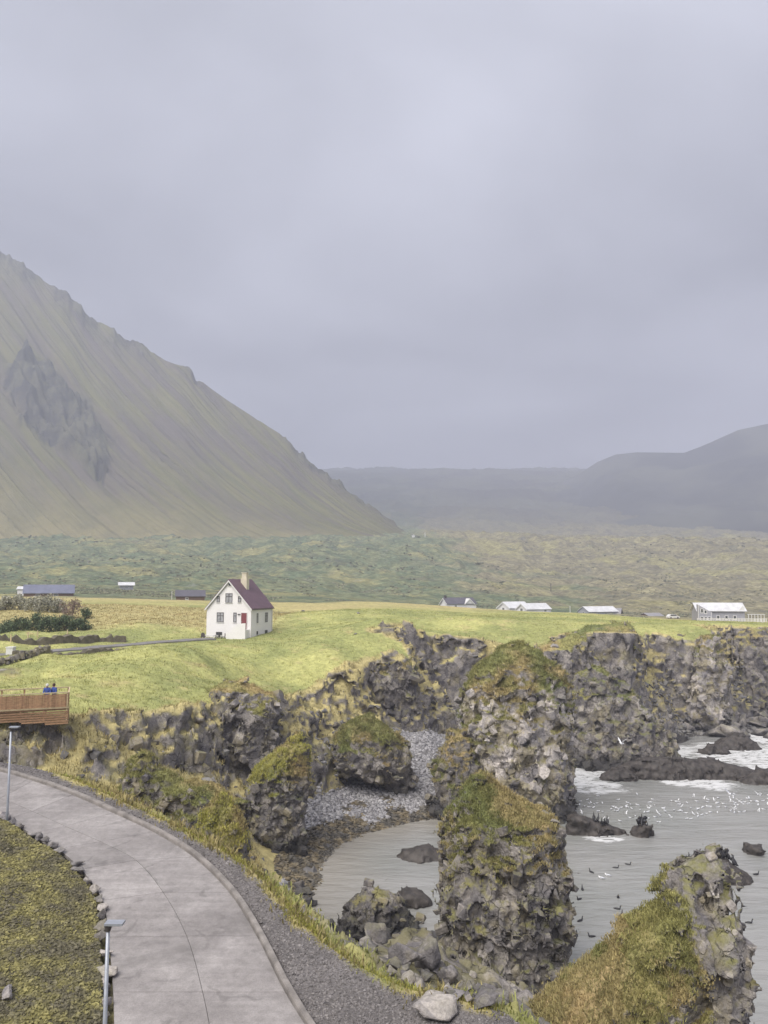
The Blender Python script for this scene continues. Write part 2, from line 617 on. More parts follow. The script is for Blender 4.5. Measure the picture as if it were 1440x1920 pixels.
M['roof_maroon'] = roof_mat('maroon_corrugated', (0.135, 0.08, 0.10))
M['roof_slate'] = roof_mat('slate_blue_metal', (0.15, 0.16, 0.22))
M['roof_dark'] = roof_mat('dark_metal_roof', (0.10, 0.095, 0.115))
M['roof_white'] = roof_mat('white_metal_roof', (0.60, 0.60, 0.61))
M['roof_grey'] = roof_mat('grey_metal_roof', (0.27, 0.26, 0.27))
M['brown_wall'] = plain('brown_board', (0.15, 0.10, 0.075), 0.8)
M['grey_wall'] = plain('grey_board', (0.34, 0.34, 0.37), 0.8)
M['steel'] = plain('galvanised_steel', (0.36, 0.38, 0.42), 0.45, 0.12, 3.0, 0.5, 0.35)
M['lamp_glass'] = plain('lamp_diffuser', (0.55, 0.55, 0.53), 0.4)


def wood_mat(name, c):
    k = NT(name)
    g = k.noise(2.0, 5, 0.6, k.mapping((0.6, 6, 6)))
    cc = k.mulc(c, k.gray(k.rng(g, 0.25, 0.75, 0.75, 1.25)))
    cc = k.mulc(cc, k.gray(k.rng(k.orand(), 0, 1, 0.78, 1.2, False)))
    return k.done(cc, 0.75, k.bump(g, 0.3, 0.02), 0.3)


M['wood'] = wood_mat('larch_board', (0.33, 0.20, 0.115))
M['wood_pale'] = wood_mat('pale_timber', (0.52, 0.42, 0.26))
M['asphalt'] = plain('driveway_asphalt', (0.19, 0.18, 0.175), 0.9, 0.15, 1.2)
M['turf_wall'] = plain('turf_wall', (0.12, 0.105, 0.075), 0.95, 0.4, 1.5, bump=0.9)


def water_mat():
    k = NT('sea_water')
    m = k.mapping((0.55, 1.7, 1.0), None, (0, 0, math.radians(14)))
    w1 = k.noise(0.55, 4, 0.55, m, 0.4)
    w2 = k.noise(2.4, 4, 0.6, m, 0.6)
    swell = k.noise(0.12, 3, 0.5, m)
    c = k.mix(k.rng(k.noise(0.06, 4), 0.35, 0.65), (0.25, 0.256, 0.238), (0.30, 0.297, 0.28))
    shal = k.attr('shallow')
    c = k.mix(shal, c, (0.29, 0.272, 0.235))
    foam = k.attr('foam')
    lace = k.math('MULTIPLY', foam, k.rng(k.noise(0.75, 8, 0.72, k.mapping((0.6, 1.5, 1)), 1.5), 0.36, 0.62, 0.0, 1.1))
    lace = k.rng(lace, 0.10, 0.62)
    c = k.mix(lace, c, (0.62, 0.62, 0.61))
    rough = k.math('ADD', 0.16, k.math('MULTIPLY', lace, 0.6))
    h = k.math('ADD', k.math('MULTIPLY', w1, 0.6), k.math('ADD', k.math('MULTIPLY', w2, 0.16), k.math('MULTIPLY', swell, 0.8)))
    return k.done(c, rough, k.bump(h, 0.5, 0.55), 0.5)


M['water'] = water_mat()


def lava_mat():
    k = NT('moor')
    dist = k.sep(k.pos)[1]
    big = k.noise(0.012, 5, 0.6)
    mid = k.noise(0.06, 6, 0.66)
    fine = k.noise(0.28, 5, 0.72, k.mapping((1, 1.6, 1)))
    green = k.mix(k.rng(mid, 0.4, 0.6), (0.115, 0.145, 0.09), (0.18, 0.195, 0.11))
    brown = k.mix(k.rng(mid, 0.38, 0.62), (0.17, 0.155, 0.105), (0.26, 0.235, 0.14))
    sx = k.sep(k.pos)[0]
    side = k.rng(sx, -30, 190, -0.16, 0.2)
    c = k.mix(k.rng(k.math('ADD', big, side), 0.44, 0.60), green, brown)
    c = k.mix(k.rng(k.noise(0.02, 6, 0.65, dist=0.6), 0.52, 0.64, 0, 0.8), c, (0.27, 0.25, 0.12))
    c = k.mix(k.rng(k.noise(0.033, 6, 0.7, dist=0.8), 0.55, 0.68, 0, 0.7), c, (0.085, 0.09, 0.075))
    c = k.mix(k.rng(k.noise(0.10, 6, 0.7), 0.58, 0.70, 0, 0.5), c, (0.26, 0.26, 0.22))
    c = k.mulc(c, k.gray(k.rng(k.noise(0.16, 6, 0.75, k.mapping((1, 1.8, 1)), 0.7), 0.36, 0.64, 0.72, 1.28)))
    c = k.mulc(c, k.gray(k.rng(fine, 0.28, 0.72, 0.68, 1.32)))
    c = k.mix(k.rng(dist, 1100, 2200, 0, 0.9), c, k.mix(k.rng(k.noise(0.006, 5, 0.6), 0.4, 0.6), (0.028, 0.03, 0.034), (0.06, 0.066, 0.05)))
    g2 = grass_colour(k, (0.31, 0.32, 0.125), (0.46, 0.445, 0.175), (0.48, 0.395, 0.195), k.attr('dry'), 1.0)
    c = k.mix(k.attr('lawn'), c, g2)
    return k.done(c, 0.95, k.bump(k.math('ADD', mid, k.math('MULTIPLY', fine, 0.4)), 1.0, 2.2), 0.1)


M['moor'] = lava_mat()


def mountain_mat():
    k = NT('scree_mountain')
    cm = k.n('ShaderNodeCombineXYZ')
    k.put(cm.inputs[0], k.attr('fall')); k.put(cm.inputs[1], k.attr('rise'))
    v = cm.outputs[0]
    s1 = k.noise(1.0, 5, 0.6, k.mapping((0.09, 4.5, 1), v))
    s2 = k.noise(1.0, 5, 0.65, k.mapping((0.022, 2.0, 1), v))
    n = k.noise(0.006, 5, 0.6)
    rise = k.attr('rise')
    scree = k.mix(k.rng(s1, 0.25, 0.75), (0.105, 0.093, 0.081), (0.133, 0.114, 0.097))
    moss = k.mix(k.rng(s1, 0.35, 0.65), (0.115, 0.117, 0.055), (0.165, 0.155, 0.068))
    low = k.math('SUBTRACT', k.math('ADD', k.math('MULTIPLY', s2, 0.9), k.math('MULTIPLY', n, 0.55)), k.rng(rise, 0.0, 0.35, -0.18, 0.02))
    c = k.mix(k.rng(low, 0.56, 0.84), scree, moss)
    c = k.mix(k.rng(rise, 0.0, 0.36, 0.9, 0.0), c, k.mix(k.rng(k.noise(0.02, 5, 0.65), 0.4, 0.6), (0.20, 0.182, 0.105), (0.27, 0.235, 0.125)))
    c = k.mix(k.math('MULTIPLY', k.attr('crag'), 0.8), c, k.mix(k.rng(k.noise(0.03, 6, 0.7), 0.4, 0.6), (0.035, 0.038, 0.04), (0.105, 0.105, 0.075)))
    return k.done(c, 0.95, k.bump(k.math('ADD', s1, k.noise(0.05, 5, 0.7)), 0.8, 5.0), 0.1)


M['mountain'] = mountain_mat()
k_ = NT('dark_hill')
M['hill'] = k_.done(k_.mix(k_.rng(k_.noise(0.004, 5, 0.6), 0.4, 0.6), (0.03, 0.034, 0.036), (0.07, 0.074, 0.06)), 0.95)

# ------------------------------------------------------------------ the shape of the land
#   tops: (px, py, distance in metres) read from the photograph where the land is high
TOP = [(-300, 1250, 85), (-300, 1200, 120), (-300, 1345, 56), (0, 1340, 58), (60, 1320, 64), (0, 1250, 88), (0, 1205, 112), (120, 1290, 74), (210, 1268, 78), (120, 1224, 100),
       (290, 1236, 90), (250, 1222, 102), (200, 1316, 66), (300, 1300, 71), (400, 1282, 77), (500, 1285, 84), (380, 1210, 108), (430, 1199, 119), (520, 1192, 121), (450, 1255, 92), (560, 1272, 98),
       (660, 1240, 103), (590, 1215, 104), (740, 1240, 106), (650, 1180, 128), (640, 1143, 150), (540, 1165, 138), (560, 1150, 165), (750, 1205, 118), (830, 1200, 125), (780, 1150, 155),
       (900, 1195, 128), (900, 1150, 172), (1000, 1205, 120), (1060, 1178, 118), (1165, 1168, 114), (1020, 1160, 150), (1100, 1150, 178), (1200, 1162, 165), (1220, 1192, 128), (1300, 1196, 133),
       (1300, 1172, 140), (1430, 1176, 139), (1350, 1168, 215), (1440, 1168, 220), (1600, 1174, 150), (1700, 1170, 230), (1700, 1160, 150),
       (100, 1180, 132), (40, 1150, 150), (250, 1150, 150), (300, 1128, 190), (0, 1128, 190), (-300, 1135, 190), (90, 1118, 236), (330, 1124, 230), (-300, 1110, 300), (500, 1125, 250), (230, 1106, 300),
       (700, 1128, 220), (860, 1140, 270), (980, 1148, 290), (1120, 1150, 300), (1250, 1158, 280), (1400, 1152, 330), (1700, 1150, 330), (450, 1112, 330), (650, 1118, 340), (900, 1122, 400), (1150, 1126, 420), (1400, 1128, 440), (1700, 1128, 440),
       (200, 1085, 420), (600, 1088, 480), (0, 1085, 420), (-300, 1085, 420), (300, 1050, 620), (0, 1050, 620), (-300, 1050, 620), (700, 1060, 640), (1000, 1085, 580), (1300, 1085, 580), (1700, 1085, 580), (1000, 1055, 740), (1300, 1062, 720), (1700, 1062, 720),
       (0, 1018, 860), (-300, 1018, 860), (350, 1016, 880), (700, 1014, 930), (1000, 1020, 930), (1300, 1028, 900), (1700, 1028, 900),
       (-300, 1003, 1300), (300, 1003, 1300), (800, 1000, 1350), (1100, 1008, 1350), (1440, 1012, 1350), (1700, 1012, 1350), (-300, 952, 2000), (700, 950, 2000), (1100, 957, 2000), (1700, 962, 2000), (-300, 880, 3200), (700, 880, 3200), (1100, 882, 3200), (1700, 882, 3200), (-300, 890, 3900), (700, 890, 3900), (1100, 892, 3900), (1700, 892, 3900)]
#   low ground: (px, py, z)
LOW = [(650, 1480, 1.6), (800, 1395, 4.0), (700, 1430, 3.2), (600, 1425, 4.2), (600, 1650, 0.0), (620, 1602, 0.0), (720, 1552, 0.0), (830, 1536, 0.0), (560, 1705, 0.2), (850, 1420, 2.2), (600, 1540, 1.2), (700, 1520, 0.9),
       (520, 1600, 1.0), (480, 1590, 1.6), (700, 1600, -0.9), (800, 1570, -0.9), (700, 1660, -1.0), (800, 1750, -1.2), (900, 1650, -1.5), (1100, 1600, -2.5), (1300, 1500, -2.5), (1440, 1440, -1.8), (1120, 1430, -1.0), (1300, 1400, -0.8),
       (1420, 1350, 0.8), (1300, 1345, 1.6), (1180, 1400, 0.2), (1700, 1350, -0.5), (1700, 1600, -3), (1300, 1800, -3), (1100, 1880, -1.5), (1500, 1900, -3), (900, 1880, -0.5), (1000, 1250, 3), (900, 1300, 4.0), (820, 1300, 5.0), (1050, 1380, 0.5), (1230, 1290, 2.5)]
LOWD = [(-300, 62, 9.5), (0, 58, 10.0), (0, 50, 11.0), (120, 55, 10.4), (220, 60, 9.2), (300, -66, 8.2), (200, 47, 11.0), (350, 50, 8.8), (430, 72, 6.6), (420, 48, 7.2), (500, 55, 3.5), (-300, 45, 12), (500, 84, 5.5), (560, 90, 5.0), (380, 66, 7.6), (-400, 110, 9), (300, 110, 7), (600, 115, 6), (1000, 160, 3), (1440, 160, 2), (400, 30, 4), (1000, 20, 2), (0, 20, 8)]


def ab(x, y):
    return np.stack([x / y * F_PX / 330.0, 3.2 * np.log(np.maximum(y, 4.0))], -1)


class TPS:
    def __init__(s, pts, reg=0.02):
        pts = np.array(pts, float)
        s.p = ab(pts[:, 0], pts[:, 1]); n = len(pts)
        K = s.k(np.linalg.norm(s.p[:, None] - s.p[None], axis=-1)) + reg * np.eye(n)
        P = np.concatenate([np.ones((n, 1)), s.p], 1)
        A = np.zeros((n + 3, n + 3)); A[:n, :n] = K; A[:n, n:] = P; A[n:, :n] = P.T
        s.w = np.linalg.solve(A, np.concatenate([pts[:, 2], np.zeros(3)]))

    @staticmethod
    def k(r):
        return r * r * np.log(r + 1e-9)

    def __call__(s, x, y):
        q = ab(x, y)
        n = len(s.p)
        r = s.w[n] + s.w[n + 1] * q[..., 0] + s.w[n + 2] * q[..., 1]
        for i in range(n):
            r = r + s.w[i] * s.k(np.sqrt((q[..., 0] - s.p[i, 0]) ** 2 + (q[..., 1] - s.p[i, 1]) ** 2))
        return r


top_tps = TPS([at_depth(*t) for t in TOP])
low_tps = TPS([at_height(a, b, z) for a, b, z in LOW] + [np.array([(a - 720) / F_PX * d, d, z]) for a, d, z in LOWD])

#   the edge of the plateau: (px, py, distance, run of the slope below it)
EDGE = [(-900, 1345, 52, 4), (-300, 1348, 54, 3), (0, 1350, 57, 3.0), (130, 1338, 61, 4.5), (200, 1326, 65, 3.5), (300, 1314, 69, 3.0), (350, 1306, 72, 5.0), (430, 1284, 75, 1.6), (505, 1302, 80, 3.0), (560, 1290, 93, 8.0), (620, 1274, 101, 8.0),
        (672, 1252, 106, 4.0), (690, 1247, 107, 1.4), (775, 1247, 108, 1.4), (765, 1225, 114, 8), (700, 1218, 116, 3), (745, 1222, 118, 2.0), (790, 1210, 122, 1.6), (885, 1208, 124, 1.5), (915, 1212, 127, 9), (1005, 1214, 122, 6.0),
        (1060, 1190, 117, 1.6), (1120, 1174, 114, 1.4), (1180, 1168, 112, 1.2), (1192, 1190, 124, 6.0), (1215, 1200, 133, 9.0), (1262, 1202, 131, 1.6), (1330, 1198, 132, 1.6), (1345, 1200, 140, 8), (1325, 1178, 143, 1.6), (1290, 1174, 146, 1.6), (1440, 1178, 139, 1.6), (1560, 1176, 146, 2.0), (1900, 1172, 170, 3)]
EP = np.array([at_depth(a, b, c)[:2] for a, b, c, d in EDGE])
EW = np.array([e[3] for e in EDGE], float)
PLATEAU = np.concatenate([EP, [(9000, 1500), (9000, 9000), (-9000, 9000), (-9000, 60)]])
PW = np.concatenate([EW, [3, 3, 3, 3]])

VERGE = [(-60, 1418), (40, 1434), (130, 1457), (200, 1488), (330, 1548), (400, 1580), (470, 1630), (520, 1682), (600, 1764), (680, 1814), (760, 1852), (850, 1872), (920, 1893), (1010, 1950)]
VP = np.array([on_road(a, b)[:2] for a, b in VERGE])
PLATFORM = np.concatenate([VP, [on_road(1010, 2300)[:2], on_road(-500, 2300)[:2], on_road(-900, 1440)[:2], on_road(-500, 1400)[:2]]])

#   road stations: left edge, middle joint, kerb foot
STAT = [((214, 2120), (425, 2120), (690, 2120)), ((214, 1975), (402, 1975), (610, 1980)), ((212, 1860), (380, 1860), (535, 1860)), ((203, 1757), (350, 1755), (482, 1755)), ((192, 1688), (306, 1673), (430, 1673)), ((152, 1630), (255, 1613), (362, 1606)),
        ((108, 1592), (188, 1578), (288, 1560)), ((58, 1563), (122, 1549), (212, 1524)), ((12, 1536), (60, 1521), (135, 1490)), ((-60, 1512), (0, 1497), (62, 1464)), ((-150, 1492), (-85, 1478), (-15, 1443)), ((-270, 1474), (-190, 1462), (-120, 1425)), ((-460, 1455), (-350, 1446), (-280, 1410))]
ROAD = np.array([[on_road(*p) for p in s] for s in STAT])     # (stations, 3, xyz)


def catmull(P, per):
    P = np.asarray(P, float)
    Q = np.concatenate([[2 * P[0] - P[1]], P, [2 * P[-1] - P[-2]]])
    out = []
    for i in range(1, len(Q) - 2):
        for t in np.arange(per) / per:
            a, b, c, d = Q[i - 1], Q[i], Q[i + 1], Q[i + 2]
            out.append(0.5 * ((2 * b) + (c - a) * t + (2 * a - 5 * b + 4 * c - d) * t * t + (3 * b - a - 3 * c + d) * t ** 3))
    out.append(P[-1])
    return np.array(out)


PER = 6
ROAD_S = np.stack([catmull(ROAD[:, i], PER) for i in range(3)], 1)     # smooth stations
LEFT_LINE = ROAD_S[:, 0, :2]
ROAD_POLY = np.concatenate([ROAD_S[:, 0, :2], ROAD_S[::-1, 2, :2]])


MOUNDS = [(*at_depth(a, b, c)[:2], d, e) for a, b, c, d, e in ((690, 1172, 122, 5.5, 2.0), (760, 1180, 120, 4.0, 1.2), (620, 1190, 116, 5.0, -1.0), (250, 1250, 84, 4.0, 1.5), (350, 1240, 92, 4.0, 1.3), (470, 1262, 88, 4.5, -1.2), (560, 1225, 104, 4.0, -1.0), (150, 1272, 73, 3.5, 1.1), (60, 1262, 76, 3.0, -0.9), (900, 1170, 140, 6.0, 1.0), (820, 1165, 135, 5.0, -1.0))]
DRIVE = np.array([at_height(a, b, 16)[:2] for a, b in ((-120, 1222), (60, 1218), (220, 1208), (400, 1199))])


def seg_dist(x, y, poly, closed=True, width=None):
    n = len(poly)
    best = np.full(np.shape(x), 1e18); wv = np.zeros(np.shape(x))
    inside = np.zeros(np.shape(x), bool)
    for i in range(n if closed else n - 1):
        ax, ay = poly[i]; bx, by = poly[(i + 1) % n]
        dx, dy = bx - ax, by - ay
        L2 = dx * dx + dy * dy + 1e-12
        t = np.clip(((x - ax) * dx + (y - ay) * dy) / L2, 0, 1)
        d = (x - ax - t * dx) ** 2 + (y - ay - t * dy) ** 2
        m = d < best
        best = np.where(m, d, best)
        if width is not None:
            wv = np.where(m, width[i] * (1 - t) + width[(i + 1) % n] * t, wv)
        if closed:
            cr = (ay > y) != (by > y)
            xi = ax + (y - ay) / (dy if abs(dy) > 1e-9 else 1e-9) * dx
            inside ^= cr & (x < xi)
    best = np.sqrt(best)
    if closed:
        best = np.where(inside, best, -best)
    return (best, wv) if width is not None else best


def land(x, y, detail=True, info=False):
    x = np.asarray(x, float); y = np.asarray(y, float)
    T = top_tps(x, y)
    far = sstep(250, 420, y)
    if detail:
        hx = sstep(7.0, 16.0, np.hypot(x + 22.5, (y - 121.0))) * sstep(2.0, 6.0, seg_dist(x, y, DRIVE, False))
        for mx, my, ms, mh in MOUNDS:
            T = T + mh * np.exp(-((x - mx) ** 2 + ((y - my) * 0.8) ** 2) / (2 * ms * ms))
        T = T + (fbm2(x, y, 13.0, 3, 3) * 3.4 + fbm2(x, y, 5.0, 3, 18) * 0.9) * hx * sstep(152, 128, y) * (1 - far) + fbm2(x, y, 2.2, 2, 4) * 0.28 * (1 - far)
        rid = 1 - 2 * np.abs(fbm2(x, y, 45.0, 4, 8, 0.55)) * 2
        T = T + far * ((rid - 0.6) * np.clip(y * 0.012, 3, 12) + fbm2(x * 0.6, y, 120.0, 3, 10) * np.clip(y * 0.035, 6, 32) * sstep(300, 560, y)) + far * fbm2(x, y, 16.0, 4, 9, 0.6) * np.clip(y * 0.012, 2.5, 11)
    B = np.clip(low_tps(x, y), -3.5, 13)
    if detail:
        B = B + fbm2(x, y, 5.0, 4, 5) * 1.3 * sstep(-1.5, 3, B) + fbm2(x, y, 1.6, 3, 6) * 0.35 * sstep(-0.5, 2, B)
    s, w = seg_dist(x, y, PLATEAU, True, PW)
    if detail:
        near = np.clip(w, 1, 3)
        s = s + fbm2(x, y, 7.0, 3, 12) * 4.0 * np.minimum(1, near / 1.6) + fbm2(x, y, 2.2, 2, 14) * 0.5
    t = np.clip((s + w) / w, 0, 1)
    f = t * (0.75 + 0.25 * t)
    drop = 0.7 * np.exp(-np.maximum(s, 0) / 1.6)
    Z = B + (np.maximum(T - drop, B) - B) * f
    # the shelf that carries road and gravel, with its embankment
    pr = np.full(x.shape, -99.0); lft = np.full(x.shape, 99.0); rd = np.full(x.shape, -99.0)
    nr = y < 75
    if nr.any():
        pr[nr] = seg_dist(x[nr], y[nr], PLATFORM); lft[nr] = seg_dist(x[nr], y[nr], LEFT_LINE, False); rd[nr] = seg_dist(x[nr], y[nr], ROAD_POLY)
    base = ROAD_A + ROAD_B * y
    # which side of the road's left edge: nearer the camera hill = moss bank
    side_pt = (x < np.interp(y, LEFT_LINE[:, 1], LEFT_LINE[:, 0])) & (rd < 0)
    bank = np.where(side_pt, 0.12 + 0.22 * np.minimum(lft, 6), 0)
    k = np.interp(x, [-16, -10, -3, 2], [0.75, 1.15, 1.0, 0.72])
    sh = base + bank - np.maximum(-pr, 0) * k
    if detail:
        sh = sh + np.where(pr < 0, fbm2(x, y, 3.0, 4, 21) * 2.6 * np.clip(-pr / 3, 0, 1), 0) + np.where(side_pt, fbm2(x, y, 1.3, 3, 22) * 0.35, 0)
    Z2 = np.maximum(Z, sh)
    # under the road and kerb the ground stays below the slabs
    Z2 = np.where(rd > -0.25, np.minimum(Z2, base - 0.22 + 0.0 * y), Z2)
    hill = 22.35 - 0.64 * np.maximum(np.hypot(x, y) - 3.0, 0)
    Z3 = np.maximum(Z2, hill)
    if info:
        return Z3, dict(s=s, w=w, t=t, pr=pr, rd=rd, moss=side_pt, isroad=(sh >= Z) | (rd > -0.3), hill=hill > Z2)
    return Z3


def gz(x, y):
    return float(land(np.array([x]), np.array([y]))[0])


def cast(px, py, y0=16, y1=600):
    """where the line of sight through a pixel first meets the land (or the sea)"""
    d = ray(px, py)
    Y = np.geomspace(y0, y1, 700)
    X = d[0] / d[1] * Y; Zr = CAM_Z + d[2] / d[1] * Y
    zl = np.maximum(land(X, Y), 0.0)
    i = int(np.argmax(Zr < zl))
    return np.array([X[i], Y[i], zl[i]])


# ------------------------------------------------------------------ surface nets
def surface_nets(Fd, mp):
    S = Fd < 0
    nx, ny, nz = Fd.shape
    cnt = np.zeros((nx - 1, ny - 1, nz - 1), np.uint8)
    for a in (0, 1):
        for b in (0, 1):
            for c in (0, 1):
                cnt += S[a:nx - 1 + a, b:ny - 1 + b, c:nz - 1 + c]
    I, J, K = np.nonzero((cnt > 0) & (cnt < 8))
    del cnt
    idx = np.full((nx - 1, ny - 1, nz - 1), -1, np.int32)
    idx[I, J, K] = np.arange(len(I))
    acc = np.zeros((len(I), 3)); num = np.zeros(len(I))
    corners = [(a, b, c) for a in (0, 1) for b in (0, 1) for c in (0, 1)]
    V = {cr: Fd[I + cr[0], J + cr[1], K + cr[2]].astype(np.float64) for cr in corners}
    for cr in corners:
        for ax in range(3):
            if cr[ax] == 0:
                c2 = list(cr); c2[ax] = 1; c2 = tuple(c2)
                va, vb = V[cr], V[c2]
                m = (va < 0) != (vb < 0)
                t = va[m] / (va[m] - vb[m])
                p = np.zeros((m.sum(), 3)) + np.array(cr, float)
                p[:, ax] = t
                acc[m] += p; num[m] += 1
    P = np.stack([I, J, K], 1) + acc / num[:, None]
    verts = mp(P)
    quads = []
    # x edges
    d = S[:-1, 1:-1, 1:-1] != S[1:, 1:-1, 1:-1]
    i, j, k = np.nonzero(d); j = j + 1; k = k + 1
    q = np.stack([idx[i, j - 1, k - 1], idx[i, j, k - 1], idx[i, j, k], idx[i, j - 1, k]], 1)
    fl = ~S[i, j, k]; q[fl] = q[fl][:, ::-1]; quads.append(q)
    d = S[1:-1, :-1, 1:-1] != S[1:-1, 1:, 1:-1]
    i, j, k = np.nonzero(d); i = i + 1; k = k + 1
    q = np.stack([idx[i - 1, j, k - 1], idx[i - 1, j, k], idx[i, j, k], idx[i, j, k - 1]], 1)
    fl = ~S[i, j, k]; q[fl] = q[fl][:, ::-1]; quads.append(q)
    d = S[1:-1, 1:-1, :-1] != S[1:-1, 1:-1, 1:]
    i, j, k = np.nonzero(d); i = i + 1; j = j + 1
    q = np.stack([idx[i - 1, j - 1, k], idx[i, j - 1, k], idx[i, j, k], idx[i - 1, j, k]], 1)
    fl = ~S[i, j, k]; q[fl] = q[fl][:, ::-1]; quads.append(q)
    return verts, np.concatenate(quads)


def vert_normals(v, q):
    a = v[q[:, 2]] - v[q[:, 0]]; b = v[q[:, 3]] - v[q[:, 1]]
    fn = np.cross(a, b)
    area = np.linalg.norm(fn, axis=1) * 0.5
    vn = np.zeros_like(v)
    for c in range(4):
        for ax in range(3):
            vn[:, ax] += np.bincount(q[:, c], fn[:, ax], len(v))
    vn /= np.linalg.norm(vn, axis=1)[:, None] + 1e-9
    return vn, area, fn / (2 * area[:, None] + 1e-12)


# ------------------------------------------------------------------ scattering of small pieces into one mesh
def hull_variant(n, seed, squash=(1, 1, 1), power=1.0):
    r = np.random.default_rng(seed)
    p = r.normal(size=(n, 3)); p /= np.linalg.norm(p, axis=1)[:, None]
    p *= (1 - 0.25 * r.random((n, 1)) * power)
    bm = bmesh.new()
    for c in p * np.array(squash): bm.verts.new(c)
    bmesh.ops.convex_hull(bm, input=bm.verts)
    bmesh.ops.delete(bm, geom=[v for v in bm.verts if not v.link_faces], context='VERTS')
    bmesh.ops.triangulate(bm, faces=bm.faces)
    bmesh.ops.recalc_face_normals(bm, faces=bm.faces)
    bm.verts.index_update()
    V = np.array([v.co[:] for v in bm.verts]); Fc = np.array([[v.index for v in f.verts] for f in bm.faces])
    bm.free()
    return V, Fc


def rot_rand(n, r, tilt=math.pi):
    az = r.random(n) * 2 * math.pi
    ax = r.normal(size=(n, 3)); ax /= np.linalg.norm(ax, axis=1)[:, None]
    an = (r.random(n) - 0.5) * 2 * tilt
    c, s = np.cos(an), np.sin(an); t = 1 - c
    x, y, z = ax.T
    R1 = np.stack([np.stack([t * x * x + c, t * x * y - s * z, t * x * z + s * y], -1), np.stack([t * x * y + s * z, t * y * y + c, t * y * z - s * x], -1), np.stack([t * x * z - s * y, t * y * z + s * x, t * z * z + c], -1)], 1)
    ca, sa = np.cos(az), np.sin(az); o = np.zeros(n); e = np.ones(n)
    R2 = np.stack([np.stack([ca, -sa, o], -1), np.stack([sa, ca, o], -1), np.stack([o, o, e], -1)], 1)
    return R1 @ R2


def scatter(name, pos, size, variants, mat, seed=1, squash=0.65, tilt=0.5, parent=None, offset=None, smooth=False):
    r = np.random.default_rng(seed)
    n = len(pos)
    which = r.integers(0, len(variants), n)
    VV, FF, vr = [], [], []
    base = 0
    for k, (V, Fc) in enumerate(variants):
        m = np.nonzero(which == k)[0]
        if not len(m): continue
        sc3 = np.asarray(size)[m][:, None] * np.stack([0.8 + 0.5 * r.random(len(m)), 0.8 + 0.5 * r.random(len(m)), squash * (0.75 + 0.5 * r.random(len(m)))], 1)
        R = rot_rand(len(m), r, tilt)
        P = np.einsum('nij,nkj->nki', R, V[None] * sc3[:, None]) + pos[m][:, None]
        VV.append(P.reshape(-1, 3))
        FF.append((Fc[None] + (base + np.arange(len(m)) * len(V))[:, None, None]).reshape(-1, 3))
        vr.append(np.repeat(r.random(len(m)), len(V)))
        base += len(m) * len(V)
    V = np.concatenate(VV)
    if offset is not None: V = V - np.asarray(offset)
    me = mesh_np(name, V, np.concatenate(FF), smooth)
    set_attr(me, 'var', np.concatenate(vr))
    return link(name, me, parent, mat)


def blades(name, pos, nrm, height, width, mat, seed=1, parent=None, offset=None, lean=0.5, per=5, spread=0.12):
    """tufts of flat tapering blades"""
    r = np.random.default_rng(seed)
    n = len(pos) * per
    P = np.repeat(pos, per, 0) + np.concatenate([r.normal(size=(n, 2)) * spread, np.zeros((n, 1))], 1)
    N = np.repeat(nrm, per, 0)
    H = np.repeat(np.broadcast_to(height, len(pos)), per) * (0.55 + 0.7 * r.random(n))
    H = H * (0.35 + 2.6 * np.clip(fbm(P / 0.7, 3, seed + 300) + 0.25, 0, 0.6))
    up = np.array([0, 0, 1.0]) * 0.75 + N * 0.45
    a = r.random(n) * 2 * math.pi
    side = np.stack([np.cos(a), np.sin(a), np.zeros(n)], 1)
    ld = r.normal(size=(n, 3)) * lean; ld[:, 2] = -np.abs(ld[:, 2]) * 0.3
    d = up + ld * 0.6
    d /= np.linalg.norm(d, axis=1)[:, None]
    w = width * (0.7 + 0.6 * r.random(n))[:, None]
    b0 = P - side * w - np.array([0, 0, 0.04]); b1 = P + side * w - np.array([0, 0, 0.04])
    mid = P + d * H[:, None] * 0.6
    tip = P + d * H[:, None] + ld * H[:, None] * 0.35 - np.array([0, 0, 0.1]) * H[:, None]
    V = np.stack([b0, b1, mid + side * w * 0.6, mid - side * w * 0.6, tip], 1).reshape(-1, 3)
    i = np.arange(n) * 5
    Fc = np.concatenate([np.stack([i, i + 1, i + 2], 1), np.stack([i, i + 2, i + 3], 1), np.stack([i + 3, i + 2, i + 4], 1)])
    if offset is not None: V = V - np.asarray(offset)
    me = mesh_np(name, V, Fc, False)
    set_attr(me, 'var', np.repeat(np.repeat(r.random(len(pos)), per) * 0.6 + r.random(n) * 0.4, 5))
    return link(name, me, parent, mat)


HULLS = [hull_variant(12, 100 + i) for i in range(8)]
HULLS_LO = [hull_variant(8, 200 + i) for i in range(6)]


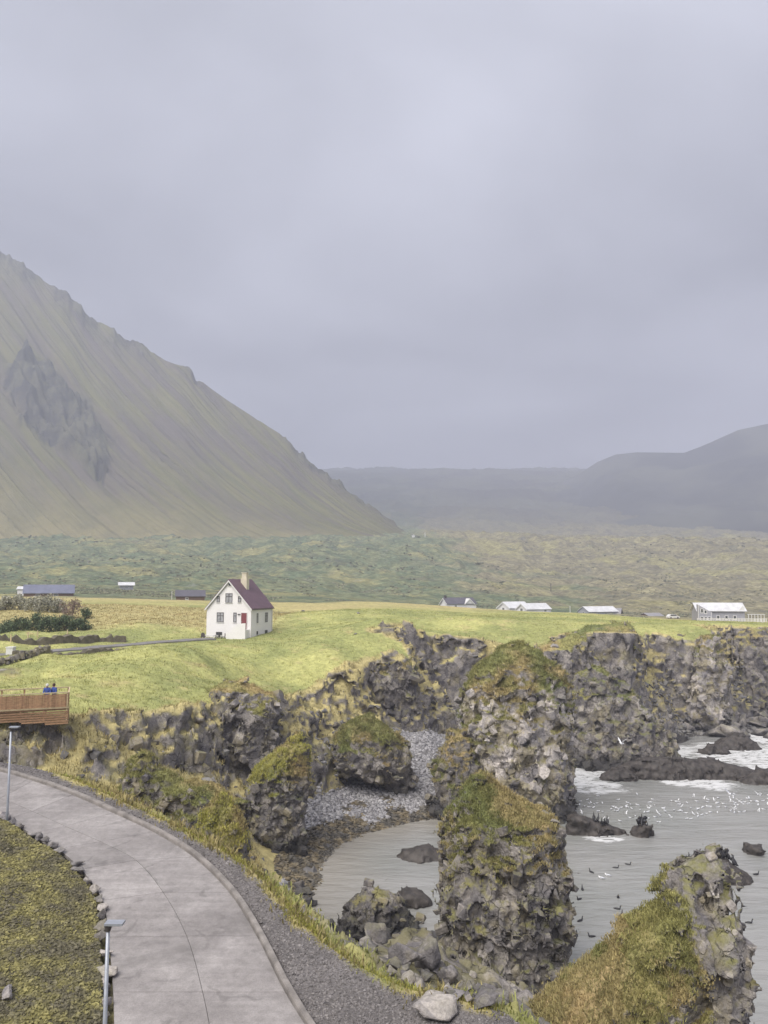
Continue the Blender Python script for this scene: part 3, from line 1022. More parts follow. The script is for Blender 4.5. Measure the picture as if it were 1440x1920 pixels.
def block_mesh(seed):
    """an angular basalt chunk: a short broken column or a split boulder, about 1 m across"""
    r = np.random.default_rng(seed)
    bm = bmesh.new()
    if seed % 3:
        n = int(r.integers(5, 8)); h = 0.45 + 0.4 * r.random()
        ph = r.random() * 6.28
        for k in range(n):
            a = ph + 2 * math.pi * (k + 0.5 * (r.random() - 0.5)) / n
            rad = 0.42 + 0.2 * r.random()
            bm.verts.new((rad * math.cos(a), rad * math.sin(a), -h))
            rad *= 0.75 + 0.2 * r.random()
            bm.verts.new((rad * math.cos(a) + 0.06, rad * math.sin(a), h * (0.55 + 0.6 * r.random())))
    else:
        for p in r.normal(size=(13, 3)):
            q = p / np.linalg.norm(p) * np.array([0.6, 0.5, 0.5]) * (0.8 + 0.35 * r.random())
            bm.verts.new(q)
    bmesh.ops.convex_hull(bm, input=bm.verts)
    bmesh.ops.delete(bm, geom=[v for v in bm.verts if not v.link_faces], context='VERTS')
    bmesh.ops.dissolve_limit(bm, angle_limit=0.12, verts=bm.verts, edges=bm.edges)
    bmesh.ops.bevel(bm, geom=list(bm.edges), offset=0.035, segments=1, affect='EDGES', clamp_overlap=True)
    bmesh.ops.recalc_face_normals(bm, faces=bm.faces)
    me = bpy.data.meshes.new('stone')
    bm.to_mesh(me); bm.free()
    return me


BLOCKS = [block_mesh(i) for i in range(22)]
BLOCKS_PALE = [b_.copy() for b_ in BLOCKS]
for b_ in BLOCKS: b_.materials.append(M['stone'])
for b_ in BLOCKS_PALE: b_.materials.append(M['stone_pale'])


def pick_faces(v, q, area, weight, n, r):
    w = area * weight
    w = w / w.sum()
    f = r.choice(len(q), n, p=w)
    u = r.random((n, 2))
    a, b, c, d = (v[q[f, i]] for i in range(4))
    return f, (a * (1 - u[:, :1]) + b * u[:, :1]) * (1 - u[:, 1:]) + (d * (1 - u[:, :1]) + c * u[:, :1]) * u[:, 1:]


def stones_on(parent, offset, v, q, fn, area, weight, n, smin, smax, seed, sink=0.12, name='stone', mindist=0.55, blocks=None):
    r = np.random.default_rng(seed)
    f, p = pick_faces(v, q, area, weight, n * 4, r)
    size = smin + (smax - smin) * r.random(len(f)) ** 1.7
    order = np.argsort(-size)
    keep = []
    kp = np.zeros((0, 3)); ks = np.zeros(0)
    for i in order:
        if len(keep) >= n: break
        if len(keep) and (np.linalg.norm(kp - p[i], axis=1) < mindist * (ks + size[i])).any(): continue
        keep.append(i); kp = np.vstack([kp, p[i]]); ks = np.append(ks, size[i])
    for i in keep:
        o = bpy.data.objects.new(name, (blocks or BLOCKS)[int(r.integers(0, len(BLOCKS)))])
        col.objects.link(o)
        o.parent = parent
        nv = Vector(fn[f[i]]) + Vector(r.normal(size=3)) * 0.3
        qn = nv.normalized().to_track_quat('Z', 'Y')
        qn = qn @ Euler((0, 0, float(r.random() * 6.28))).to_quaternion()
        o.rotation_mode = 'QUATERNION'
        o.rotation_quaternion = qn
        s = float(size[i])
        o.scale = (s * float(0.85 + 0.4 * r.random()), s * float(0.85 + 0.4 * r.random()), s * float(0.6 + 0.3 * r.random()))
        o.location = tuple(p[i] - fn[f[i]] * s * sink - np.asarray(offset))
    return keep


# ------------------------------------------------------------------ rock masses standing free (stacks, knobs, reefs)
def rock_mass(name, label, cat, rows, Y, vox, depth_ratio, *, mat='rock', cell=0.75, amp=0.5, lump=0.7, lean=0.0, grass=None, dry=0.4, stones=0, ssize=(0.4, 0.9), seed=1,
              tufts=0, tuft_h=0.28, blade_mat='blades', group=None, zfloor=-1.6, rmin=0.0, ymin_r=None, grass_bias=None, squash_z=0.75, sink=0.40):
    pts = np.array([[at_depth(a, y, Y)[0], at_depth(b, y, Y)[0], at_depth(a, y, Y)[2]] for y, a, b in rows])
    pts = pts[np.argsort(pts[:, 2])]
    inset = np.minimum(0.45 * amp if stones > 100 else 0.15 * amp, (pts[:, 1] - pts[:, 0]) * 0.2)
    pts[:, 0] += inset; pts[:, 1] -= inset
    zs = pts[:, 2]
    ztop = zs[-1]
    zb = min(zfloor, zs[0] - 0.5)
    x0, x1 = pts[:, 0].min() - 1.2, pts[:, 1].max() + 1.2
    rmax = max((pts[:, 1] - pts[:, 0]).max() * 0.5 * depth_ratio, ymin_r or 0)
    y0, y1 = Y - rmax - 1.6 - abs(lean) * (ztop - zb), Y + rmax + 1.6 + abs(lean) * (ztop - zb)
    gx = np.arange(x0, x1, vox); gy = np.arange(y0, y1, vox); gzv = np.arange(zb - vox * 1.5, ztop + 1.2, vox)
    hw = np.interp(gzv, zs, (pts[:, 1] - pts[:, 0]) / 2); cx = np.interp(gzv, zs, (pts[:, 1] + pts[:, 0]) / 2)
    ry = np.maximum(hw * depth_ratio, rmin)
    if ymin_r: ry = np.maximum(ry, ymin_r * np.minimum(1, hw / (hw.max() * 0.5)))
    cy = Y + lean * (gzv - zs[0])
    X, Yg, Zg = np.meshgrid(gx, gy, gzv, indexing='ij')
    hw3, ry3 = np.maximum(hw, 0.12)[None, None], np.maximum(ry, 0.12)[None, None]
    e = (np.abs((X - cx[None, None]) / hw3) ** 2.5 + np.abs((Yg - cy[None, None]) / ry3) ** 2.5) ** 0.4
    Fd = (e - 1) * np.minimum(hw3, ry3)
    Fd = np.maximum(Fd, Zg - ztop)
    g = np.gradient(Fd, vox)
    gl = np.sqrt(g[0] ** 2 + g[1] ** 2 + g[2] ** 2) + 1e-6
    Fd = Fd / np.maximum(gl, 0.6)
    band = np.abs(Fd) < (amp + lump + 0.5)
    P = np.stack([X[band], Yg[band], Zg[band]], 1)
    upn = (g[2] / gl)[band]
    rocky = 1 - 0.75 * sstep(0.45, 0.85, upn)
    d = fbm(P / 2.6, 4, seed) * 2 * lump
    pw = P + (fbm(P / 1.3, 2, seed + 40) * 0.8)[:, None]
    br, bd, ff = worley(pw / np.array([cell, cell, cell / squash_z]), seed)
    d = d + rocky * amp * ((br[:, 0] - 0.5) * 0.9 + (bd * (br - 0.5) * 2.2).sum(1) - 0.45 * (1 - sstep(0.0, 0.14, ff)))
    br, bd, ff = worley(pw / (cell * 0.42), seed + 3)
    d = d + rocky * amp * 0.30 * ((br[:, 0] - 0.5) + (bd * (br - 0.5) * 2).sum(1) - 0.3 * (1 - sstep(0.0, 0.16, ff)))
    if vox < 0.2:
        br, bd, ff = worley(pw / (cell * 0.24) + 7.3, seed + 6)
        d = d + rocky * amp * 0.11 * ((br[:, 0] - 0.5) + (bd * (br - 0.5) * 2).sum(1))
    Fd[band] += d
    Fd[:, :, 0] = 1.0
    v, q = surface_nets(Fd.astype(np.float32), lambda p: np.stack([x0 + p[:, 0] * vox, y0 + p[:, 1] * vox, gzv[0] + p[:, 2] * vox], 1))
    vn, area, fn = vert_normals(v, q)
    base = np.array([pts[0, :2].mean(), Y, max(zs[0], -0.4)])
    root = empty(name, base)
    tag(root, label, cat, group)
    me = mesh_np('rock', v - base, q, True)
    gm = np.zeros(len(v))
    if grass is not None:
        thr, zlo = grass
        nn = fbm(v / 1.9, 4, seed + 60)
        val = vn[:, 2] + nn * 0.95 - thr
        if grass_bias is not None: val = val + grass_bias(v)
        gm = sstep(-0.06, 0.10, val) * sstep(zlo - 0.5, zlo + 0.8, v[:, 2] + nn * 2)
    set_attr(me, 'grass', gm)
    dv = np.clip(dry + fbm(v / 2.5, 3, seed + 80) * 3, 0, 1)
    set_attr(me, 'dry', dv)
    body = link('rock', me, root, M[mat])
    fg = gm[q].mean(1)
    r = np.random.default_rng(seed + 7)
    if tufts:
        f, p = pick_faces(v, q, area, (fg > 0.35) * (fn[:, 2] > -0.1) + 1e-9, tufts, r)
        fd = dv[q[f]].mean(1)
        for nm, msk, mt in (('grass', fd < 0.5, blade_mat), ('dry_grass', fd >= 0.5, 'blades_dry')):
            if msk.sum() > 5:
                stuff(blades(nm, p[msk], fn[f[msk]], tuft_h * 0.6, 0.02, M[mt], seed + (1 if nm == 'grass' else 2), root, base, 0.6, 5, 0.12))
    if stones:
        if grass_bias is not None: fg = fg + (grass_bias(v)[q].mean(1) > 0.2)
        wt = (fg < 0.12) * np.clip(0.9 - fn[:, 2], 0.05, 1) * (v[q[:, 0], 2] > 0.2) * (0.15 + np.clip(-fn[:, 1] * 0.6 + 0.5, 0, 1))
        stones_on(body, base, v, q, fn, area, wt + 1e-12, stones, ssize[0], ssize[1], seed + 9, sink, blocks=BLOCKS_PALE if mat in ('rock_ochre', 'rock_pale') else BLOCKS)
    return root, v, q, fn, area


# ================================================================== THE SETTING
# ---- near land (fan-shaped solid, cliffs with overhangs)
def build_near():
    a = np.linspace(-0.72, 0.74, 460)
    Yv = [13.0]
    while Yv[-1] < 172: Yv.append(Yv[-1] + max(0.16, 0.0056 * Yv[-1]))
    Yv = np.array(Yv)
    zz = np.arange(-3.3, 22.0, 0.30)
    X2 = a[:, None] * Yv[None]; Y2 = np.broadcast_to(Yv[None], X2.shape)
    Z2, inf = land(X2, Y2, True, True)
    gy_ = np.gradient(Z2, axis=1) / np.gradient(Yv)[None]
    gx_ = np.gradient(Z2, axis=0) / (np.gradient(a)[:, None] * Yv[None])
    g = 1 / np.sqrt(1 + gx_ ** 2 + gy_ ** 2)
    Fd = ((zz[None, None] - Z2[..., None]) * g[..., None]).astype(np.float32)
    steep = sstep(0.86, 0.6, g) * (~inf['isroad'] | (inf['pr'] < -1.2))
    band = (np.abs(Fd) < 1.7) & (steep[..., None] > 0.02)
    I, J, K = np.nonzero(band)
    P = np.stack([X2[I, J], Y2[I, J], zz[K]], 1)
    st = steep[I, J]
    d = fbm(P / 3.6, 3, 31) * 1.7
    pw = P + (fbm(P / 1.8, 2, 33) * 1.1)[:, None]
    br, bd, ff = worley(pw / np.array([1.9, 1.9, 3.6]), 35)
    d = d + 1.15 * ((br[:, 0] - 0.5) * 0.9 + (bd * (br - 0.5) * 1.9).sum(1) - 0.3 * (1 - sstep(0, 0.12, ff)))
    br, bd, ff = worley(pw / np.array([0.8, 0.8, 1.3]), 37)
    d = d + 0.32 * ((br[:, 0] - 0.5) + (bd * (br - 0.5) * 2.0).sum(1) - 0.4 * (1 - sstep(0, 0.15, ff)))
    Fd[I, J, K] += (d * st).astype(np.float32)
    # nothing may stand above the ground around it
    Zm = Z2.copy()
    for ax, rad in ((0, 4), (1, 3)):
        acc = Zm.copy()
        for d_ in range(1, rad + 1):
            for sg in (1, -1):
                acc = np.maximum(acc, np.roll(Zm, sg * d_, axis=ax))
        Zm = acc
    Fd = np.maximum(Fd, (zz[None, None] - (Zm + 0.12)[..., None]).astype(np.float32))
    Fd[:, :, 0] = -np.abs(Fd[:, :, 0]) - 0.01
    ia = np.arange(len(a)); iy = np.arange(len(Yv))

    def mp(p):
        yy = np.interp(p[:, 1], iy, Yv)
        return np.stack([np.interp(p[:, 0], ia, a) * yy, yy, zz[0] + p[:, 2] * 0.30], 1)
    v, q = surface_nets(Fd, mp)
    vn, area, fn = vert_normals(v, q)
    x, y, z = v.T
    Zs, inf = land(x, y, True, True)
    nn = fbm(v / np.array([3.0, 3.0, 3.0]), 4, 51)
    nf = fbm(v / 0.9, 3, 53)
    inroad = inf['isroad']
    low = (inf['t'] < 0.6) & ~inroad
    n8 = fbm(v / 8.0, 3, 57)
    rock = sstep(0.62, 0.42, vn[:, 2] + nn * 0.7 + n8 * 1.3)
    wide = sstep(3.5, 7.0, inf['w']) * (inf['t'] > 0.02)
    rock = rock * (1 - wide) + wide * sstep(0.42, 0.22, vn[:, 2] + nn * 1.1 + n8 * 0.6)
    gully = low & (y < 78) & (x < -8)
    rock = np.where(gully, sstep(0.80, 0.52, vn[:, 2] + nn * 1.1), rock)
    shore = low & ~gully
    beach = np.where(shore, sstep(0.1, 0.5, z + nn * 1.2) * sstep(6.2, 4.6, z + nn * 3) * sstep(0.62, 0.78, vn[:, 2]) * (x < 14) * (y > 58), 0)
    weed = np.where((low | (inroad & (inf['pr'] < -6))) & (x < 12), sstep(1.15, 0.6, z + nn * 2.6), 0)
    gravel = np.where(inroad & ~inf['moss'], sstep(-0.9, -0.3, inf['pr'] + nf * 1.2), 0)
    emb = inroad & (inf['pr'] < -0.3)
    rock = np.where(emb, sstep(-1.4, -3.4, inf['pr'] + nn * 2.5), rock)
    strip = sstep(0.75, 0.4, np.abs(inf['pr'] + 0.4 + nf * 0.9)) * (x > -17)
    gravel = gravel * (1 - np.where(x < 3, strip, strip * sstep(0.0, 0.25, nn)))
    rock = np.where(shore & (x > 14), np.maximum(rock, sstep(4.0, 2.0, z)), rock)
    moss = np.where(inroad & inf['moss'], 1.0, 0)
    hide = inf['hill']
    dry = sstep(0.0, 0.3, nn + 0.55 * sstep(1.5, 0.2, inf['s']) - 0.16) * 0.85
    dry = np.where(emb, 0.3, dry)
    # ochre field behind the house
    dry = np.maximum(dry, sstep(126, 134, y + nn * 10) * sstep(-14, -24, x) * 0.75)
    me = mesh_np('land', v, q, True)
    for n_, val in (('rock', rock), ('gravel', gravel), ('beach', beach), ('weed', weed), ('moss', moss), ('dry', dry)):
        set_attr(me, n_, np.clip(val, 0, 1))
    o = link('terrain', me, None, M['land'])
    tag(o, 'grassy coastal plateau with basalt cliffs, cobble cove and road embankment', 'terrain', kind='structure')
    return o, v, q, vn, area, fn, dict(rock=rock, gravel=gravel, beach=beach, weed=weed, moss=moss, dry=dry, pr=inf['pr'], rd=inf['rd'], low=low, emb=emb, gully=gully, inroad=inroad, hide=hide)


terrain, tv, tq, tvn, tarea, tfn, ta = build_near()


def fmean(key):
    return np.asarray(ta[key], float)[tq].mean(1)


# ---- the hill that carries the viewpoint (below and behind the camera)
def build_hill():
    x = np.linspace(-40, 40, 90); y = np.linspace(-30, 13.6, 60)
    X, Yg = np.meshgrid(x, y, indexing='ij')
    Z = np.maximum(22.35 - 0.64 * np.maximum(np.hypot(X, Yg) - 3, 0), 6) + fbm2(X, Yg, 3, 3, 90) * 0.4 - 0.1
    Z = np.where(Yg > 11.5, Z - 0.5, Z)
    v = np.stack([X, Yg, Z], -1).reshape(-1, 3)
    i = np.arange(89)[:, None] * 60 + np.arange(59)[None]
    q = np.stack([i, i + 60, i + 61, i + 1], -1).reshape(-1, 4)
    me = mesh_np('hilltop', v, q)
    n = len(v)
    for k in ('rock', 'gravel', 'beach', 'weed', 'dry'): set_attr(me, k, np.zeros(n))
    set_attr(me, 'moss', np.ones(n))
    tag(link('hilltop', me, None, M['land']), 'mossy lookout hill under the viewpoint', 'hill', kind='structure')


build_hill()


# ---- moor and lava field reaching to the far slopes
def build_moor():
    a = np.linspace(-0.80, 0.86, 560)
    Yv = np.geomspace(160, 3900, 420)
    X = a[:, None] * Yv[None]; Yg = np.broadcast_to(Yv[None], X.shape).copy()
    Z = land(X, Yg)
    Z = Z - 0.45 * sstep(172, 163, Yg)
    v = np.stack([X, Yg, Z], -1).reshape(-1, 3)
    n, m = X.shape
    i = np.arange(n - 1)[:, None] * m + np.arange(m - 1)[None]
    q = np.stack([i, i + m, i + m + 1, i + 1], -1).reshape(-1, 4)
    me = mesh_np('moor', v, q)
    nn = fbm2(v[:, 0], v[:, 1], 22, 4, 71)
    lim = np.interp(v[:, 0] / v[:, 1] * F_PX + 720, [-300, 0, 200, 400, 600, 800, 1000, 1440, 1800], [235, 235, 225, 230, 200, 225, 250, 270, 270])
    set_attr(me, 'lawn', sstep(1.08, 0.95, v[:, 1] / lim + nn * 0.35))
    set_attr(me, 'dry', np.clip(sstep(0.72, 0.92, v[:, 1] / lim) * 0.8 + nn, 0, 1))
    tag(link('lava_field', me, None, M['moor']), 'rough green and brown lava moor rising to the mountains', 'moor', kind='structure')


build_moor()


# ---- the scree mountain on the left
def build_mountain():
    prof = np.array([(-900, 640), (-500, 480), (-250, 425), (-80, 445), (0, 484), (30, 500), (60, 528), (110, 553), (135, 575), (150, 594), (185, 610), (200, 618), (230, 640), (265, 654), (300, 676), (340, 690), (352, 697), (356, 706), (420, 750), (500, 800), (530, 818), (540, 822), (548, 838), (580, 865), (612, 884), (640, 908), (700, 952), (760, 996), (810, 1014), (860, 1024)], float)
    px = np.linspace(-900, 860, 620)
    py = np.interp(px, prof[:, 0], prof[:, 1])
    pys = np.convolve(np.pad(py, 12, mode='edge'), np.hanning(25) / np.hanning(25).sum(), 'valid')
    ridgeY = np.interp(px, [-900, 0, 400, 860], [1500, 1450, 1330, 1060])
    baseY = np.interp(px, [-900, 0, 700, 860], [840, 850, 950, 1030])
    vv = np.concatenate([np.linspace(0, 1, 190), np.linspace(1.02, 2, 30)])
    PX, VV = np.meshgrid(px, vv, indexing='ij')
    up = np.minimum(VV, 1)
    Yg = baseY[:, None] + (ridgeY - baseY)[:, None] * up + np.maximum(VV - 1, 0) * 900
    X = (PX - 720) / F_PX * Yg
    ele = lambda q_: CAM_Z + (SP + (960 - q_) / F_PX * CP) / (CP - (960 - q_) / F_PX * SP) * ridgeY
    zr = ele(pys)
    crest = (ele(py) - zr)[:, None]
    zb = land(((px - 720) / F_PX * baseY), baseY, False) - 6
    zr = np.maximum(zr, zb)
    f = up ** 1.3
    Z = zb[:, None] + (zr - zb)[:, None] * f + crest * sstep(0.9, 1.0, up)
    fall = PX + 620 * up
    H = (zr - zb)[:, None]
    gul = (1 - 2 * np.abs(fbm(np.stack([fall.ravel() / 26, up.ravel() * 2.2, fall.ravel() * 0], 1), 3, 5))).reshape(PX.shape)
    Z = Z + (gul - 0.75) * 0.07 * H * np.sin(np.pi * np.clip(up, 0, 1)) ** 0.7
    jag = fbm(np.stack([PX.ravel() / 9, up.ravel() * 9, PX.ravel() * 0], 1), 4, 6).reshape(PX.shape)
    top = sstep(0.86, 1.0, up) * (VV <= 1.0)
    crag = top * sstep(0.02, 0.2, fbm(np.stack([PX.ravel() / 60, up.ravel() * 5, PX.ravel() * 0], 1), 3, 7).reshape(PX.shape) + 0.16 + 0.1 * (PX < 260))
    # the dark crag half-way up the face
    dpy = np.hypot((fall - 470) / 190, (up - 0.42) / 0.17) if False else None
    rowpy = 1005 + (pys[:, None] - 1005) * f - 34
    cx_ = np.interp(rowpy, [683, 730, 800, 880], [50, 75, 130, 205])
    hw_ = np.interp(rowpy, [680, 702, 750, 800, 855, 882], [0, 45, 80, 85, 40, 0])
    jag2 = fbm(np.stack([PX.ravel() / 26, rowpy.ravel() / 26, PX.ravel() * 0], 1), 4, 16).reshape(PX.shape)
    outc = sstep(1.0, 0.72, np.abs(PX + 18 - cx_) / np.maximum(hw_, 1) + jag2 * 1.1) * (hw_ > 1)
    crag = np.clip(np.maximum(crag, outc), 0, 1)
    Z = Z + jag * 22 * crag + outc * 14 + outc * jag2 * 60
    Z = np.where(VV > 1, Z - (VV - 1) * 0.8 * H, Z)
    v = np.stack([X, Yg, Z], -1).reshape(-1, 3)
    n, m = X.shape
    i = np.arange(n - 1)[:, None] * m + np.arange(m - 1)[None]
    q = np.stack([i, i + m, i + m + 1, i + 1], -1).reshape(-1, 4)
    me = mesh_np('mountain', v, q)
    set_attr(me, 'fall', fall.ravel()); set_attr(me, 'rise', up.ravel()); set_attr(me, 'crag', crag.ravel())
    tag(link('mountain', me, None, M['mountain']), 'steep scree mountain with craggy ridge and dark outcrop', 'mountain', kind='structure')


build_mountain()


def build_right_hill():
    prof = np.array([(800, 1010), (900, 972), (980, 940), (1040, 912), (1090, 888), (1125, 866), (1160, 852), (1200, 848), (1290, 849), (1330, 834), (1395, 806), (1440, 797), (1600, 760), (2000, 690)], float)
    px = np.linspace(800, 2000, 300)
    py = np.interp(px, prof[:, 0], prof[:, 1])
    rY = np.interp(px, [800, 1090, 1290, 2000], [2500, 2500, 2250, 2000]); bY = np.interp(px, [800, 2000], [1700, 1300])
    vv = np.concatenate([np.linspace(0, 1, 70), np.linspace(1.1, 2, 10)])
    PX, VV = np.meshgrid(px, vv, indexing='ij')
    up = np.minimum(VV, 1)
    Yg = bY[:, None] + (rY - bY)[:, None] * up + np.maximum(VV - 1, 0) * 900
    X = (PX - 720) / F_PX * Yg
    d2 = (SP + (960 - py) / F_PX * CP) / (CP - (960 - py) / F_PX * SP)
    zr = CAM_Z + d2 * rY
    zb = land((px - 720) / F_PX * bY, bY, False) - 10
    Z = zb[:, None] + (zr - zb)[:, None] * up ** 1.3
    Z = Z + fbm2(X, Yg, 240, 4, 44) * 150 * np.sin(np.pi * up)
    Z = np.where(VV > 1, Z - (VV - 1) * 300, Z)
    v = np.stack([X, Yg, Z], -1).reshape(-1, 3)
    n, m = X.shape
    i = np.arange(n - 1)[:, None] * m + np.arange(m - 1)[None]
    q = np.stack([i, i + m, i + m + 1, i + 1], -1).reshape(-1, 4)
    tag(link('hill', mesh_np('hill', v, q), None, M['hill']), 'long dark flat-topped hill fading into the mist', 'hill', kind='structure')


build_right_hill()

# ---- the sea
FOAM = [(1095, 1425, 9), (1160, 1405, 8), (1230, 1410, 8), (1290, 1405, 7), (1110, 1445, 8), (1340, 1420, 8), (1400, 1400, 9), (1440, 1390, 10), (1430, 1430, 10), (1380, 1440, 7), (1250, 1385, 4), (1060, 1450, 6), (1085, 1470, 5), (1350, 1468, 4.5), (1290, 1466, 3.5), (1480, 1400, 12), (1480, 1440, 10), (1130, 1568, 1.6)]


def build_sea():
    a = np.linspace(-0.3, 0.9, 420); Yv = np.geomspace(24, 260, 420)
    X = a[:, None] * Yv[None]; Yg = np.broadcast_to(Yv[None], X.shape)
    sw = fbm2(X * 0.6, Yg * 1.5, 3.2, 3, 61) * 0.16 + fbm2(X * 0.6, Yg * 1.5, 0.9, 2, 62) * 0.045
    v = np.stack([X, Yg, sw], -1).reshape(-1, 3)
    n, m = X.shape
    i = np.arange(n - 1)[:, None] * m + np.arange(m - 1)[None]
    q = np.stack([i, i + m, i + m + 1, i + 1], -1).reshape(-1, 4)
    foam = np.zeros(len(v))
    wob = fbm2(v[:, 0], v[:, 1], 4, 4, 63)
    for px, py, r in FOAM:
        c = at_height(px, py, 0)
        dd = np.hypot((v[:, 0] - c[0]) / 1.25, (v[:, 1] - c[1])) / r
        foam = np.maximum(foam, sstep(1.05, 0.3, dd + wob * 1.5))
    # outer edge of the sheet: ring of far quads reaching the horizon
    zl = land(v[:, 0], v[:, 1], False)
    shallow = sstep(-1.6, -0.2, zl) * (v[:, 0] < 14)
    far = np.array([(-5600, -1800, -0.25), (5600, -1800, -0.25), (5600, 6200, -0.25), (-5600, 6200, -0.25)])
    me = mesh_np('sea', np.concatenate([v, far]), np.concatenate([q, [[len(v), len(v) + 1, len(v) + 2, len(v) + 3]]]))
    set_attr(me, 'foam', np.append(foam, [0] * 4)); set_attr(me, 'shallow', np.append(shallow, [0] * 4))
    tag(link('sea', me, None, M['water']), 'grey-green sea with foam around the reefs', 'sea', kind='structure')


build_sea()

# ---- road, kerb
def build_road():
    n = len(ROAD_S)
    bed = MB()
    vs = []
    for i in range(n):
        for k in (0, 2):
            p = ROAD_S[i, k]; vs.append((p[0], p[1], p[2] - 0.05))
    bed.poly(vs, [(2 * i, 2 * i + 1, 2 * i + 3, 2 * i + 2) for i in range(n - 1)])
    road = bed.build('road', M['joint'])
    tag(road, 'curving concrete road of cast slabs running down past the cove', 'road', kind='structure')
    lanes = ((0, 1), (1, 2))
    for s in range(len(STAT) - 1):
        for a, b in lanes:
            mb = MB()
            ring_t, ring_b = [], []
            g = 0.009
            for j in range(PER + 1):
                i = s * PER + j
                A, B = ROAD_S[i, a], ROAD_S[i, b]
                d = (B - A) / np.linalg.norm(B - A)
                ends = (g if j == 0 else -g if j == PER else 0)
                nx = ROAD_S[min(i + 1, n - 1), a] - ROAD_S[max(i - 1, 0), a]; nx = nx / np.linalg.norm(nx) * ends
                P0 = A + d * g + nx; P1 = B - d * g + nx
                for t in (0, 0.5, 1):
                    p = P0 * (1 - t) + P1 * t
                    ring_t.append(p); ring_b.append(p - np.array([0, 0, 0.12]))
            m = PER + 1
            V = ring_t + ring_b
            Fc = []
            for j in range(PER):
                for t in (0, 1):
                    Fc.append((3 * j + t, 3 * j + t + 1, 3 * j + t + 4, 3 * j + t + 3))
                Fc.append((3 * j, 3 * j + 3, 3 * m + 3 * j + 3, 3 * m + 3 * j)); Fc.append((3 * j + 2, 3 * m + 3 * j + 2, 3 * m + 3 * j + 5, 3 * j + 5))
            Fc.append((0, 3 * m, 3 * m + 1, 1)); Fc.append((1, 3 * m + 1, 3 * m + 2, 2))
            e = 3 * PER
            Fc.append((e, e + 1, 3 * m + e + 1, 3 * m + e)); Fc.append((e + 1, e + 2, 3 * m + e + 2, 3 * m + e + 1))
            mb.poly(V, Fc)
            mb.build('slab', M['concrete'], road)
    # kerb: rounded upstand along the seaward edge
    mb = MB()
    prof = [(-0.02, -0.25), (0.0, 0.10), (0.03, 0.14), (0.17, 0.15), (0.20, 0.12), (0.22, -0.25)]
    V = []
    wv = fbm2(np.arange(n) * 1.0, np.zeros(n), 2.0, 2, 9)
    for i in range(n):
        A, B = ROAD_S[i, 0], ROAD_S[i, 2]
        d = B - A; d[2] = 0; d /= np.linalg.norm(d)
        for o, h in prof:
            V.append(B + d * (o + 0.02 + wv[i] * 0.02) + np.array([0, 0, h + (wv[i] * 0.03 if h > 0 else 0)]))
    m = len(prof)
    Fc = [(i * m + k, i * m + k + 1, (i + 1) * m + k + 1, (i + 1) * m + k) for i in range(n - 1) for k in range(m - 1)]
    mb.poly(V, Fc)
    tag(mb.build('kerb', M['kerb'], smooth=False), 'weathered concrete kerb between road and gravel verge', 'kerb', kind='structure')


build_road()

# ---- scrub and lava stones strewn over the moor
def moor_scrub():
    r = np.random.default_rng(8)
    n = 30000
    y = 1 / (1 / 250 + (1 / 960 - 1 / 250) * r.random(n)); x = (r.random(n) * 1.2 - 0.6) * y
    den = fbm2(x, y, 60, 3, 81) + fbm2(x, y, 14, 2, 82)
    keep = den + 0.12 * r.random(n) > 0.13
    x, y = x[keep], y[keep]
    p = np.stack([x, y, land(x, y)], 1)
    o = scatter('scrub', p, (0.0012 + 0.0022 * r.random(len(p)) ** 2) * y, HULLS_LO, M['scrub'], 4, 0.6, 0.3, smooth=True)
    tag(stuff(o), 'dwarf scrub and mossy lava stones strewn over the moor', 'scrub')


M['scrub'] = var_mat('scrub', (0.105, 0.115, 0.075), (0.19, 0.18, 0.12), 0.55, 1.6)
moor_scrub()

# ================================================================== SEA STACKS AND ROCKS
front, *_f = rock_mass('sea_stack', 'blocky basalt sea stack with tufted grass ledges, beside the boulders below the gravel verge', 'sea stack',
    [(1468, 893, 916), (1481, 880, 940), (1498, 871, 968), (1518, 866, 1003), (1538, 853, 1034), (1565, 842, 1048), (1602, 840, 1058), (1650, 836, 1068), (1700, 828, 1071), (1722, 832, 1071), (1745, 848, 1070), (1790, 840, 1066), (1840, 832, 1064), (1900, 828, 1066), (1960, 820, 1072)],
    47.5, 0.115, 0.95, cell=0.8, amp=0.55, lump=0.55, lean=0.10, grass=(0.50, 7.0), dry=0.56, stones=300, ssize=(0.28, 0.85), seed=3, tufts=9000, tuft_h=0.27,
    grass_bias=lambda v: 0.42 * sstep(9.5, 11.5, v[:, 2]) - 0.5 * sstep(8.5, 6, v[:, 2]))
rock_mass('sea_stack', 'tallest sea stack, broad, domed and lichen-bright, between cobble cove and open bay', 'sea stack',
    [(1212, 958, 990), (1222, 932, 1018), (1241, 905, 1042), (1264, 886, 1056), (1293, 873, 1064), (1332, 867, 1073), (1370, 864, 1074), (1400, 860, 1076), (1440, 856, 1074), (1480, 852, 1072), (1510, 848, 1078), (1545, 842, 1096)],
    86, 0.19, 0.8, cell=1.15, amp=0.7, lump=0.7, lean=0.06, grass=(0.50, 6.5), dry=0.3, stones=300, ssize=(0.4, 1.1), seed=5, tufts=9000, tuft_h=0.45, mat='rock_ochre',
    grass_bias=lambda v: 0.5 * sstep(11.5, 14, v[:, 2]) - 0.25 * sstep(10, 8, v[:, 2]))
rock_mass('rock_shoulder', 'grassy rock shoulder leaning against the tallest sea stack on its cove side', 'rock',
    [(1372, 848, 866), (1390, 838, 880), (1415, 826, 885), (1440, 816, 890), (1465, 812, 890), (1490, 816, 892), (1525, 812, 890)],
    83.5, 0.19, 0.9, cell=0.9, amp=0.55, lump=0.6, grass=(0.35, 2.5), dry=0.4, stones=60, ssize=(0.4, 0.9), seed=8, tufts=2500, tuft_h=0.4)
